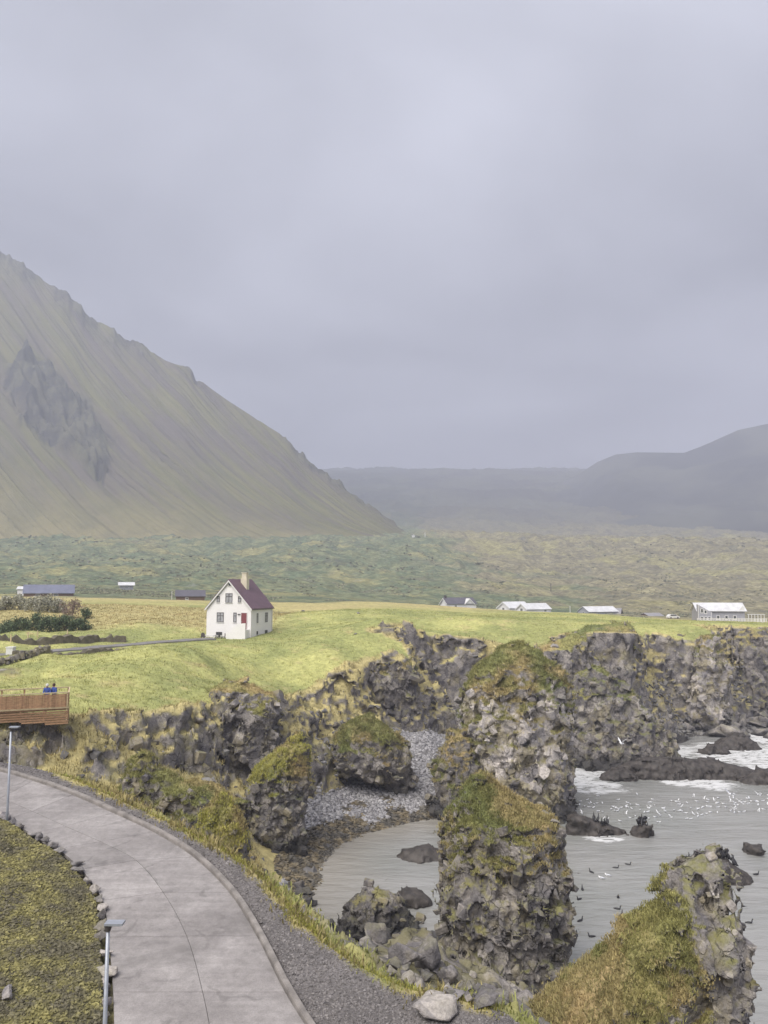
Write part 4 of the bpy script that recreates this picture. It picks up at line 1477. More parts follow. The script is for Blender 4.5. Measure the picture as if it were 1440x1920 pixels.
rock_mass('cove_rock', 'squat grass-topped rock with undercut side sitting on the grey cobbles', 'rock',
    [(1346, 672, 702), (1355, 652, 722), (1370, 638, 742), (1390, 628, 756), (1410, 622, 765), (1428, 626, 769), (1445, 650, 770), (1460, 690, 770), (1472, 722, 769), (1490, 730, 769)],
    88, 0.17, 0.75, cell=1.0, amp=0.5, lump=0.55, grass=(0.42, 4.0), dry=0.4, stones=150, ssize=(0.4, 0.95), seed=12, tufts=4500, tuft_h=0.38, zfloor=0.5, grass_bias=lambda v: 0.5 * sstep(6.0, 7.6, v[:, 2]) - 0.3 * sstep(5.6, 4.2, v[:, 2]))
rock_mass('rock_pinnacle', 'dark columned pinnacle with slanting grass top rising from the seaweed shore', 'rock',
    [(1389, 545, 560), (1400, 528, 569), (1415, 510, 574), (1432, 492, 577), (1452, 474, 577), (1480, 464, 576), (1510, 460, 574), (1545, 462, 571), (1585, 462, 570)],
    71.5, 0.14, 0.8, cell=0.75, amp=0.5, lump=0.45, grass=(0.55, 5.2), dry=0.25, stones=220, ssize=(0.3, 0.75), seed=15, tufts=3500, tuft_h=0.32, zfloor=-0.2, mat='rock', blade_mat='blades_lime', grass_bias=lambda v: 0.55 * sstep(6.6, 7.6, v[:, 2]) - 0.3 * sstep(6.2, 5.2, v[:, 2]))
rock_mass('rock_spur', 'cracked rock spur with long dry-grass slope, standing in the sea below the gravel verge', 'rock spur',
    [(1607, 1318, 1340), (1615, 1303, 1352), (1632, 1286, 1372), (1660, 1264, 1379), (1700, 1256, 1388), (1730, 1225, 1391), (1760, 1192, 1393), (1790, 1165, 1394), (1820, 1126, 1398), (1850, 1086, 1400), (1880, 1052, 1402), (1920, 1008, 1405), (2000, 940, 1420), (2150, 880, 1440)],
    33, 0.10, 0.55, cell=1.1, amp=0.42, lump=0.45, lean=0.05, grass=(0.46, 4.5), dry=0.42, stones=220, ssize=(0.16, 0.5), seed=19, tufts=17000, tuft_h=0.19, mat='rock_pale', ymin_r=2.2,
    grass_bias=lambda v: 0.5 * sstep(13.0, 11.6, v[:, 0] + (v[:, 2] - 8) * 0.17) - 0.75 * sstep(12.4, 13.5, v[:, 0] + (v[:, 2] - 8) * 0.17))
rock_mass('cliff_foot_rock', 'low columnar rock with small green cap at the foot of the sheer sea cliff', 'rock',
    [(1252, 1110, 1132), (1262, 1092, 1150), (1280, 1082, 1170), (1300, 1078, 1188), (1330, 1076, 1215), (1360, 1074, 1240), (1390, 1072, 1262), (1420, 1068, 1275)],
    107, 0.22, 0.55, cell=1.2, amp=0.65, lump=0.6, grass=(0.62, 8.5), dry=0.1, stones=200, ssize=(0.5, 1.2), seed=23, tufts=800, tuft_h=0.4, lean=0.1)
rock_mass('sea_cliff', 'sheer upright-jointed sea cliff with grass lip, tallest wall of the bay', 'cliff',
    [(1170, 1150, 1178), (1176, 1110, 1184), (1188, 1070, 1186), (1202, 1036, 1187), (1216, 1010, 1188), (1260, 1004, 1188), (1320, 1004, 1189), (1405, 1000, 1190)],
    117.5, 0.24, 0.55, cell=1.5, amp=0.8, lump=0.4, grass=(0.45, 12.5), dry=0.1, stones=60, ssize=(0.5, 1.5), seed=91, tufts=900, tuft_h=0.5, squash_z=0.38, sink=0.4, mat='rock_pale')
rock_mass('sea_cliff', 'rounded dark headland with a shelving grass top below the guesthouse', 'cliff',
    [(1194, 1232, 1306), (1202, 1206, 1328), (1218, 1194, 1336), (1262, 1196, 1334), (1310, 1204, 1332), (1365, 1206, 1338)],
    137, 0.28, 0.6, cell=1.5, amp=0.9, lump=0.9, grass=(0.5, 11.0), dry=0.5, stones=70, ssize=(0.5, 1.5), seed=93, tufts=900, tuft_h=0.5, squash_z=0.5, sink=0.4)
rock_mass('sea_cliff', 'ochre-stained rock buttress beside the dark cleft under the guesthouse', 'cliff',
    [(1196, 1322, 1340), (1212, 1306, 1352), (1250, 1300, 1360), (1300, 1292, 1356), (1362, 1280, 1352)],
    131, 0.25, 0.7, cell=1.2, amp=0.8, lump=0.7, grass=(0.4, 12.0), dry=0.4, stones=70, ssize=(0.4, 1.2), seed=95, tufts=500, tuft_h=0.5, squash_z=0.6, sink=0.35, mat='rock_ochre')
rock_mass('sea_cliff', 'grey buttress with loose blocks beyond the dark cleft, below the guesthouse terrace', 'cliff',
    [(1180, 1392, 1470), (1195, 1378, 1500), (1230, 1368, 1510), (1300, 1364, 1520), (1366, 1360, 1520)],
    141, 0.28, 0.5, cell=1.4, amp=0.8, lump=0.8, grass=(0.55, 13.5), dry=0.4, stones=80, ssize=(0.5, 1.5), seed=97, tufts=400, tuft_h=0.5, squash_z=0.6, sink=0.35)
rock_mass('sea_cliff', 'square dark bluff standing over the back of the cobble cove', 'cliff',
    [(1244, 694, 768), (1252, 684, 776), (1280, 682, 778), (1320, 694, 778), (1350, 712, 777), (1385, 720, 776)],
    108, 0.22, 0.6, cell=1.3, amp=0.75, lump=0.6, grass=(0.6, 12.0), dry=0.3, stones=70, ssize=(0.4, 1.2), seed=99, tufts=700, tuft_h=0.45, squash_z=0.5, sink=0.4)
rock_mass('sea_cliff', 'dark overhanging cliff under the lawn lip, behind the tallest sea stack', 'cliff',
    [(1203, 806, 880), (1212, 794, 892), (1240, 794, 892), (1270, 806, 888), (1300, 820, 882), (1340, 826, 880)],
    126, 0.26, 0.5, cell=1.5, amp=0.9, lump=0.7, grass=(0.6, 13.0), dry=0.3, stones=50, ssize=(0.5, 1.4), seed=101, tufts=500, tuft_h=0.5, squash_z=0.45, sink=0.4, mat='rock_dark')
rock_mass('sea_cliff', 'pale fractured crag at the lip of the meadow above the gully', 'cliff',
    [(1281, 418, 452), (1290, 402, 480), (1304, 390, 506), (1340, 386, 512), (1390, 392, 516), (1440, 402, 520), (1470, 408, 522)],
    77, 0.17, 0.6, cell=1.3, amp=0.8, lump=0.6, grass=(0.62, 11.5), dry=0.4, stones=80, ssize=(0.4, 1.3), seed=103, tufts=700, tuft_h=0.35, squash_z=0.6, sink=0.4, zfloor=5.0, mat='rock_pale')
rock_mass('grassy_knob', 'small pointed yellow-green knob at the road edge beside the dark pinnacle', 'rock',
    [(1487, 412, 424), (1500, 402, 432), (1520, 388, 440), (1545, 376, 452), (1580, 365, 462)], 47, 0.12, 0.8, cell=0.6, amp=0.25, lump=0.35, grass=(0.1, 6), dry=0.3, stones=25, ssize=(0.25, 0.5), seed=27, tufts=3000, tuft_h=0.2, zfloor=6.5, blade_mat='blades_lime')
rock_mass('grassy_knob', 'rounded knob with a grass crest in the gully below the cliff', 'rock',
    [(1411, 262, 282), (1425, 250, 290), (1445, 240, 298), (1475, 230, 310), (1500, 225, 318)], 56, 0.14, 0.9, cell=0.7, amp=0.35, lump=0.4, grass=(0.35, 7), dry=0.3, stones=30, ssize=(0.25, 0.6), seed=29, tufts=2000, tuft_h=0.22, zfloor=7.5)
rock_mass('gully_rock', 'long lumpy grass-crested rock in the gully between road verge and cliff', 'rock',
    [(1452, 285, 325), (1462, 268, 352), (1478, 258, 420), (1500, 256, 450), (1530, 255, 458), (1560, 258, 460)], 52, 0.14, 0.45, cell=0.8, amp=0.45, lump=0.6, grass=(0.55, 7.5), dry=0.5, stones=110, ssize=(0.25, 0.65), seed=31, tufts=2600, tuft_h=0.2, zfloor=6.0)


# reefs and skerries at the water line
def reef(label, rows, z_ref_py, seed, ratio=0.6, amp=0.35, cat='reef', name='reef', vox=0.2):
    Y = at_height(720, z_ref_py, 0.0)[1]
    return rock_mass(name, label, cat, rows, Y, vox, ratio, mat='reef', cell=0.7, amp=amp, lump=0.4, seed=seed, zfloor=-1.2, group=None, rmin=0.8)


reef('long low dark reef awash with foam across the bay mouth', [(1420, 1240, 1280), (1425, 1190, 1330), (1434, 1160, 1372), (1446, 1146, 1418), (1458, 1160, 1470), (1468, 1170, 1520)], 1456, 41, 0.18)
reef('low dark reef rising at the end of the long foamy reef', [(1444, 1425, 1450), (1452, 1405, 1480), (1463, 1390, 1520), (1474, 1380, 1540)], 1466, 42, 0.3)
reef('small flat dark reef in calm water before the long foamy reef', [(1440, 1150, 1172), (1446, 1136, 1188), (1454, 1126, 1197), (1464, 1120, 1202)], 1461, 43, 0.5)
reef('dark rock awash in foam beside the tallest sea stack', [(1409, 1070, 1095), (1418, 1056, 1108), (1428, 1048, 1114), (1438, 1044, 1118)], 1430, 44, 0.5)
reef('low tapering reef trailing from the tallest sea stack, cormorants on it', [(1532, 1068, 1090), (1540, 1066, 1122), (1548, 1066, 1148), (1557, 1066, 1170), (1568, 1066, 1180)], 1562, 45, 0.35)
reef('small peaked skerry with cormorants at the end of the tapering reef', [(1545, 1203, 1210), (1551, 1195, 1216), (1560, 1186, 1221), (1570, 1182, 1224)], 1566, 46, 0.8)
reef('cormorant skerry standing in the bay behind the cracked rock spur', [(1606, 1335, 1352), (1615, 1310, 1368), (1628, 1292, 1388), (1642, 1284, 1402), (1654, 1276, 1410)], 1648, 47, 0.6)
reef('small rounded dark rock just breaking open water', [(1586, 1404, 1416), (1591, 1398, 1422), (1598, 1394, 1426)], 1597, 48, 0.8)
reef('dark weedy rock in the sheltered pool near the front stack', [(1588, 782, 806), (1594, 762, 822), (1603, 748, 835), (1610, 744, 838)], 1606, 49, 0.6)
reef('weed-covered rock in the shallows below the boulders', [(1672, 760, 782), (1680, 746, 800), (1692, 736, 806), (1702, 732, 808)], 1697, 50, 0.6)
reef('dark foam-edged rock beside the breaking surf at the cliff foot', [(1376, 1372, 1392), (1388, 1352, 1412), (1400, 1340, 1424), (1410, 1335, 1430)], 1402, 51, 0.6)
reef('low rock breaking the foam between cliff foot and long reef', [(1396, 1330, 1350), (1402, 1318, 1362), (1409, 1310, 1370), (1416, 1308, 1372)], 1412, 52, 0.5)
rock_mass('shore_outcrop', 'rough knobbly outcrop at the pool edge above dark weedy rocks', 'rock',
    [(1668, 690, 712), (1678, 672, 732), (1694, 656, 748), (1712, 648, 756), (1735, 645, 775), (1765, 660, 800)], 56, 0.13, 0.7, cell=0.6, amp=0.5, lump=0.5, stones=60, ssize=(0.25, 0.6), seed=55, mat='rock', zfloor=-0.8)
rock_mass('shore_outcrop', 'black guano-streaked ridge running to the foot of the front stack', 'rock',
    [(1738, 770, 790), (1752, 740, 830), (1772, 720, 850), (1800, 715, 860)], 52, 0.14, 0.5, cell=0.6, amp=0.55, lump=0.5, stones=40, ssize=(0.25, 0.6), seed=57, mat='rock_dark', zfloor=-0.8)

# ---- blocks standing proud of the cliffs
mid_f = tv[tq].mean(1)
cl = (fmean('rock') > 0.6) & ~(fmean('inroad') > 0.3) & (tfn[:, 2] < 0.62) & (mid_f[:, 2] > 0.3) & (mid_f[:, 1] < 150)
persp = 1 / np.maximum(mid_f[:, 1], 40) ** 1.2
stones_on(terrain, (0, 0, 0), tv, tq, tfn, tarea, cl * persp * np.clip(-tfn[:, 1] + 0.4, 0.02, 1) + 1e-12, 300, 0.4, 1.1, 71, 0.46, mindist=0.5)

# ---- scree and fallen blocks along cliff feet, one loose mass
r_ = np.random.default_rng(77)
low_f = (fmean('low') > 0.5) & (tfn[:, 2] > 0.35) & (mid_f[:, 2] > 0.0)
right_f = low_f & (mid_f[:, 0] > 14)
w_ = (low_f & (fmean('beach') < 0.3)) * (0.25 + 1.2 * right_f) * (fmean('gully') * -0.7 + 1)
f_, p_ = pick_faces(tv, tq, tarea, w_ + 1e-12, 4200, r_)
tag(stuff(scatter('scree', p_, 0.14 + 0.55 * r_.random(len(p_)) ** 3, HULLS, M['scree'], 5, 0.7, 0.9)), 'loose dark scree under the sea cliffs', 'scree')
# the cobble beach
f_, p_ = pick_faces(tv, tq, tarea, (fmean('beach') > 0.3) * (fmean('weed') < 0.5) * np.clip(tfn[:, 2], 0, 1) + 1e-12, 20000, r_)
tag(stuff(scatter('cobbles', p_, 0.13 + 0.26 * r_.random(len(p_)) ** 2, HULLS_LO, M['cobble'], 6, 0.65, 0.6, smooth=True)), 'pale grey cobbles covering the floor of the cove', 'cobbles')
# seaweed on the lower shore
f_, p_ = pick_faces(tv, tq, tarea, (fmean('weed') > 0.3) * (mid_f[:, 2] > -0.35) * (mid_f[:, 1] > 30) + 1e-12, 15000, r_)
tag(stuff(scatter('seaweed', p_, 0.12 + 0.32 * r_.random(len(p_)) ** 2, HULLS_LO, M['weed'], 7, 0.45, 0.4)), 'brown seaweed and wrack over the lower shore', 'seaweed')
# gravel of the verge
f_, p_ = pick_faces(tv, tq, tarea, (fmean('gravel') > 0.4) * (fmean('rd') < -0.26) / np.maximum(mid_f[:, 1], 15) ** 1.5 + 1e-12, 26000, r_)
tag(stuff(scatter('gravel', p_, 0.022 + 0.05 * r_.random(len(p_)) ** 2, HULLS_LO, M['gravel'], 8, 0.7, 0.7)), 'dark grey gravel of the road verge', 'gravel')
# moss clumps of the bank
f_, p_ = pick_faces(tv, tq, tarea, (fmean('moss') > 0.5) * (fmean('rd') < -0.3) * (fmean('hide') < 0.5) * (mid_f[:, 0] > -20) / np.maximum(mid_f[:, 1], 15) + 1e-12, 42000, r_)
tag(stuff(scatter('moss', p_ + np.array([0, 0, 0.01]), 0.025 + 0.075 * r_.random(len(p_)) ** 2, HULLS_LO, M['moss'], 9, 0.55, 0.5)), 'yellow-green moss and crowberry clumps on the roadside bank', 'moss')
# grass: verge strip, cliff edges, lawn
stripf = (np.abs(fmean('pr') + 0.4) < 0.6) * (mid_f[:, 0] > -17) * (mid_f[:, 0] < 3.2) * (fmean('rd') < -0.4)
f_, p_ = pick_faces(tv, tq, tarea, stripf * (0.3 + np.clip(fbm(mid_f / 1.6, 3, 99) * 4, 0, 1)) + 1e-12, 5200, r_)
tag(stuff(blades('verge_grass', p_, tfn[f_], 0.085, 0.016, M['blades_lime'], 10)), 'bright yellow-green grass along the edge of the gravel', 'grass')
gm_f = (1 - fmean('rock')) * (1 - fmean('gravel')) * (1 - fmean('moss')) * (1 - fmean('beach')) * (1 - fmean('weed')) * (tfn[:, 2] > 0.25) * (mid_f[:, 2] > 2)
w_ = gm_f / np.maximum(mid_f[:, 1], 30) ** 1.3
f_, p_ = pick_faces(tv, tq, tarea, w_ * (fmean('dry') < 0.4) + 1e-12, 30000, r_)
tag(stuff(blades('meadow_grass', p_, tfn[f_], 0.15, 0.03, M['blades_green'], 11, per=4, spread=0.2)), 'short green grass of the plateau meadow', 'grass')
f_, p_ = pick_faces(tv, tq, tarea, w_ * (fmean('dry') >= 0.4) + 1e-12, 22000, r_)
tag(stuff(blades('tussock_grass', p_, tfn[f_], 0.26, 0.03, M['blades_dry'], 12, per=4, spread=0.2)), 'straw-coloured tussock grass along cliff edges and banks', 'grass')

# ================================================================== BUILDINGS
def window(parent, x, z, w, h, y, nrm=-1, axis='y', frame=0.07, bars=(1, 1), frame_mat='dark_trim', pane_mat='glass', rot=0):
    """a window on the wall face at y (axis y: wall faces -y; axis x: wall faces +x at x=y)"""
    def T(a, b, c):
        return (a, b, c) if axis == 'y' else (y - (b - y), a, c)
    def bxx(mb, a0, a1, d0, d1, z0, z1):
        if axis == 'y': mb.box(a0, a1, y - d1, y - d0, z0, z1)
        else: mb.box(y + d0, y + d1, a0, a1, z0, z1)
    f = MB()
    x0, x1, z0, z1 = x - w / 2, x + w / 2, z - h / 2, z + h / 2
    bxx(f, x0, x1, -0.02, 0.05, z0, z0 + frame); bxx(f, x0, x1, -0.02, 0.05, z1 - frame, z1)
    bxx(f, x0, x0 + frame, -0.02, 0.048, z0 + frame, z1 - frame); bxx(f, x1 - frame, x1, -0.02, 0.048, z0 + frame, z1 - frame)
    for k in range(bars[0]):
        c = x0 + w * (k + 1) / (bars[0] + 1); bxx(f, c - frame / 2, c + frame / 2, -0.02, 0.042, z0 + frame, z1 - frame)
    for k in range(bars[1]):
        c = z1 - h * 0.34 if bars[1] == 1 else z0 + h * (k + 1) / (bars[1] + 1)
        bxx(f, x0 + frame, x1 - frame, -0.02, 0.045, c - frame / 2, c + frame / 2)
    fr = f.build('window', M[frame_mat], parent)
    p = MB(); bxx(p, x0 + frame * 0.5, x1 - frame * 0.5, -0.03, 0.012, z0 + frame * 0.5, z1 - frame * 0.5)
    p.build('pane', M[pane_mat], fr)
    sl = MB(); bxx(sl, x0 - 0.06, x1 + 0.06, -0.02, 0.11, z0 - 0.07, z0 - 0.003)
    sl.build('sill', M['white'] if frame_mat == 'dark_trim' else M[frame_mat], fr)
    return fr


def gable_body(parent, w, l, h, rh, wall, roof, over=0.3, z0=-1.2, thick=0.14):
    """gable faces -y, ridge runs along y from 0 to l"""
    MB().prism([(-w / 2, z0), (w / 2, z0), (w / 2, h), (0, h + rh), (-w / 2, h)], 0, l).build('wall', M[wall], parent)
    k = rh / (w / 2)
    ex = w / 2 + over
    n = math.hypot(1, k); ox, oz = thick * k / n, thick / n
    mb = MB()
    g = 0.004
    for s in (1, -1):
        out = [(s * 0.0, h + rh + g), (s * ex, h + rh - k * ex + g), (s * (ex + ox * 0.3), h + rh - k * ex + oz), (0.0, h + rh + thick * n)]
        mb.prism(out if s < 0 else out[::-1], -over, l + over)
    return mb.build('roof', M[roof], parent)


def main_house():
    w, l, h, rh = 7.7, 7.6, 4.75, 4.25
    rz = math.radians(-16.9)
    c = at_height(470, 1198, 16.0)                       # front right corner on the ground
    off = Matrix.Rotation(rz, 3, 'Z') @ Vector((w / 2, 0, 0))
    root = empty('white_house', (c[0] - off.x, c[1] - off.y, 16.0), rz)
    tag(root, 'white rendered house with steep maroon roof and red door', 'house')
    roof = gable_body(root, w, l, h, rh, 'white_wall', 'roof_maroon', 0.22)
    # white barge boards along the front gable
    k = rh / (w / 2); ex = w / 2 + 0.22
    mb = MB()
    for s in (1, -1):
        o = [(0, h + rh + 0.02), (0, h + rh - 0.26), (s * ex, h + rh - k * ex - 0.26), (s * ex, h + rh - k * ex + 0.02)]
        mb.prism(o if s < 0 else o[::-1], -0.275, -0.222)
    mb.build('barge_board', M['white'], roof)
    ch = MB()
    ch.box(1.05 - 0.62, 1.05 + 0.42, 3.0, 3.9, h + rh - 1.9, h + rh + 0.35); ch.box(0.55, 1.35, 3.1, 3.8, h + rh + 0.35, h + rh + 1.15)
    ch.box(0.48, 1.42, 3.03, 3.87, h + rh + 1.151, h + rh + 1.27)
    ch.build('chimney', M['cream'], roof)
    mb = MB(); mb.tube([(w / 2 + 0.3, -0.2, h - 0.32), (w / 2 + 0.3, l + 0.2, h - 0.32)], 0.06, 8); mb.build('gutter', M['dark_trim'], roof)
    cu = dict(pane_mat='pane_pale', frame=0.085)
    window(root, 0.0, 6.25, 1.2, 1.45, 0.0, bars=(1, 1), **cu); window(root, -1.85, 6.05, 0.55, 0.95, 0.0, bars=(0, 1), **cu); window(root, 1.85, 6.05, 0.55, 0.95, 0.0, bars=(0, 1), **cu)
    window(root, -1.45, 3.25, 1.2, 1.5, 0.0, **cu); window(root, 1.1, 3.25, 0.55, 1.5, 0.0, bars=(0, 1), **cu); window(root, -1.6, 0.72, 1.05, 0.5, 0.0, bars=(0, 0))
    window(root, 0.1, 8.35, 0.42, 0.42, 0.0, bars=(0, 0), frame=0.06)
    for y, z, ww, hh, b in ((2.2, 3.1, 0.5, 1.5, (0, 1)), (5.4, 3.1, 0.95, 1.5, (1, 1)), (2.2, 0.8, 0.45, 0.55, (0, 0)), (5.4, 0.8, 0.9, 0.55, (0, 0))):
        window(root, y, z, ww, hh, w / 2, axis='x', bars=b, **(cu if z > 2 else {}))
    d = MB().box(2.2, 3.15, -0.05, 0.02, 1.45, 3.95).build('door', M['door_red'], root)
    MB().box(2.28, 2.34, -0.10, -0.052, 2.55, 2.68).build('handle', M['steel'], d)
    fr = MB(); fr.box(2.11, 2.197, -0.07, 0.01, 1.45, 4.05); fr.box(3.153, 3.24, -0.07, 0.01, 1.45, 4.05); fr.box(2.2, 3.15, -0.07, 0.01, 3.953, 4.05)
    fr.build('door_frame', M['white'], root)
    MB().box(1.6, 2.05, -0.12, -0.002, 3.65, 3.8).build('wall_lamp', M['dark_trim'], root)
    # outside stair along the wall up to the door, with sloping parapets
    n = 7
    for i in range(n):
        MB().box(0.7 + i * 0.22, 0.7 + (i + 1) * 0.22, -1.25, -0.003, -0.8, 0.2 + 1.23 * (i + 1) / n).build('step', M['white_wall'], root)
    MB().box(0.7 + n * 0.22 + 0.003, 3.6, -1.25, -0.003, -0.8, 1.44).build('landing', M['white_wall'], root)
    MB().prism([(0.45, -0.8), (3.62, -0.8), (3.62, 2.45), (2.25, 2.35), (0.45, 0.75)][::1], -1.42, -1.253).build('parapet', M['white_wall'], root)
    MB().box(0.4, 0.69, -1.44, -1.0, -0.8, 0.95).build('newel', M['white_wall'], root)
    MB().tube([(w / 2 + 0.1, l - 0.2, -0.6), (w / 2 + 0.1, l - 0.2, h - 0.35)], 0.05, 8).build('downpipe', M['white'], root)
    # table and chairs by the wall
    R = Matrix.Rotation(rz, 3, 'Z')
    def put(x, y): 
        v = R @ Vector((x, y, 0)) + root.location
        return (v.x, v.y, 15.9)
    t = empty('garden_table', put(-2.3, -1.3), rz); tag(t, 'white garden table in front of the white house', 'table')
    MB().box(-0.8, 0.8, -0.4, 0.4, 0.62, 0.70).build('tabletop', M['white'], t)
    for a in (-0.7, 0.62):
        for b in (-0.34, 0.26): MB().box(a, a + 0.08, b, b + 0.08, -0.3, 0.617).build('leg', M['white'], t)
    for i, (x, y, rr) in enumerate(((-3.6, -1.2, 1.3), (-3.3, -2.0, 0.4), (-1.05, -1.4, -1.5), (-0.2, -1.2, -1.2))):
        c_ = empty('garden_chair', put(x, y), rz + rr); tag(c_, 'dark rounded garden chair by the white house wall', 'chair', 'garden chairs by the house')
        MB().box(-0.28, 0.28, -0.28, 0.28, 0.36, 0.44).build('seat', M['dark_trim'], c_)
        MB().prism([(-0.3, 0.445), (0.3, 0.445), (0.28, 0.85), (0.15, 0.98), (-0.15, 0.98), (-0.28, 0.85)], 0.22, 0.29).build('backrest', M['dark_trim'], c_)
        for a in (-0.27, 0.21):
            for b in (-0.27, 0.21): MB().box(a, a + 0.06, b, b + 0.06, -0.3, 0.357).build('leg', M['dark_trim'], c_)


main_house()


def cottage(name, label, px, py, Y, rz, w, l, h, rh, wall, roof, wins=(), cat='house', over=0.3, gable_front=True, door=None, chimney=None, trim=None, group=None):
    c = at_depth(px, py, Y)
    z = min(c[2], gz(c[0], c[1]) + 0.1)
    root = empty(name, (c[0], c[1], z), math.radians(rz))
    tag(root, label, cat, group)
    rf = gable_body(root, w, l, h, rh, wall, roof, over, -2.0)
    for wd in wins:
        ax, a, zz, ww, hh = wd
        if ax == 'f': window(root, a, zz, ww, hh, 0.0, bars=(1, 0), frame_mat='white', frame=0.1)
        else: window(root, a, zz, ww, hh, w / 2, axis='x', bars=(1, 0), frame_mat='white', frame=0.1)
    if trim:
        k = rh / (w / 2); ex = w / 2 + over
        mb = MB()
        for s in (1, -1):
            o = [(0, h + rh + 0.03), (0, h + rh - 0.4), (s * ex, h + rh - k * ex - 0.4), (s * ex, h + rh - k * ex + 0.03)]
            mb.prism(o if s < 0 else o[::-1], -over - 0.06, -over - 0.004)
        mb.build('barge_board', M[trim], rf)
    if chimney:
        a, b, hh = chimney
        MB().box(a - 0.35, a + 0.35, b - 0.35, b + 0.35, h, h + rh + hh).build('chimney', M['dark_trim'], rf)
    if door:
        MB().box(door - 0.5, door + 0.5, -0.06, 0.01, 0, 2.1).build('door', M['dark_trim'], root)
    return root


cottage('barn', 'long barn with slate-blue metal roof behind the pale willow bushes', 45, 1123, 236, -68, 8, 14, 1.8, 2.4, 'brown_wall', 'roof_slate', (('x', 4, 1.2, 1.2, 0.9), ('x', 9, 1.2, 1.2, 0.9)), 'barn', door=0.0)
cottage('shed', 'low white shed beside the slate-blue barn', 35, 1109, 246, -80, 3, 5, 1.9, 0.7, 'white_wall', 'roof_white', (), 'shed', door=0)
cottage('cabin', 'tiny pale-roofed cabin alone on the green moor slope', 224, 1104, 310, -70, 3.6, 5.2, 1.7, 0.9, 'grey_wall', 'roof_white', (('x', 1.6, 1.1, 0.7, 0.7), ('x', 3.4, 1.1, 0.7, 0.7)), 'cabin', 0.6)
cottage('cottage', 'dark-roofed low cottage half hidden behind the ochre bank by the white house', 330, 1128, 225, -75, 6, 8, 1.6, 1.6, 'brown_wall', 'roof_dark', (('x', 3, 0.9, 0.9, 0.7),), chimney=None)
h1 = cottage('cottage', 'dark-roofed cottage with white gable trim peeping over the lawn crest', 832, 1143, 262, -72, 6.5, 10.5, 2.0, 1.9, 'white_wall', 'roof_dark', (('x', 3, 1.2, 0.9, 0.8),), chimney=(0, 0.6, 0.9), trim='white')
_g = MB()
_g.prism([(-1.5, 2.0), (1.5, 2.0), (0, 3.5)], -0.1, 0.0)
for s_ in (1, -1):
    o_ = [(0, 3.75), (0, 3.35), (s_ * 1.9, 1.55), (s_ * 1.9, 1.9)]
    _g.prism(o_ if s_ < 0 else o_[::-1], -0.3, 2.6)
dorm = _g.build('dormer_gable', M['white'], h1)
dorm.location = (3.4, 8.0, 0); dorm.rotation_euler = (0, 0, math.radians(90))
cottage('cottage', 'white-roofed cottage with its gable end to the lawn, behind the other white roof', 944, 1150, 284, -58, 7, 10, 2.0, 2.1, 'white_wall', 'roof_white', (('f', 0, 1.6, 1.2, 1.0),), trim='white')
cottage('cottage', 'white-roofed cottage with rooflights, set before another white roof', 978, 1152, 276, -64, 6.5, 10.5, 1.9, 1.9, 'white_wall', 'roof_white', (('f', 0, 1.6, 1.4, 1.1), ('x', 8, 1.3, 1.0, 0.8)), trim='white')
cottage('cottage', 'long low cottage with plain pale metal roof on the lawn crest', 1094, 1155, 296, -68, 7, 13.5, 1.7, 1.8, 'grey_wall', 'roof_white', (('f', 0, 1.2, 1.2, 0.8),))
cottage('cottage', 'grey-roofed cottage beside the long pale-roofed one', 1165, 1159, 300, 66, 7, 11, 1.8, 1.9, 'brown_wall', 'roof_grey', (('f', 0, 1.2, 1.2, 0.8),))
cottage('shed', 'small brown low-roofed shed near the guesthouse', 1208, 1162, 290, -66, 5, 7, 1.4, 1.0, 'brown_wall', 'roof_grey', (), 'shed')


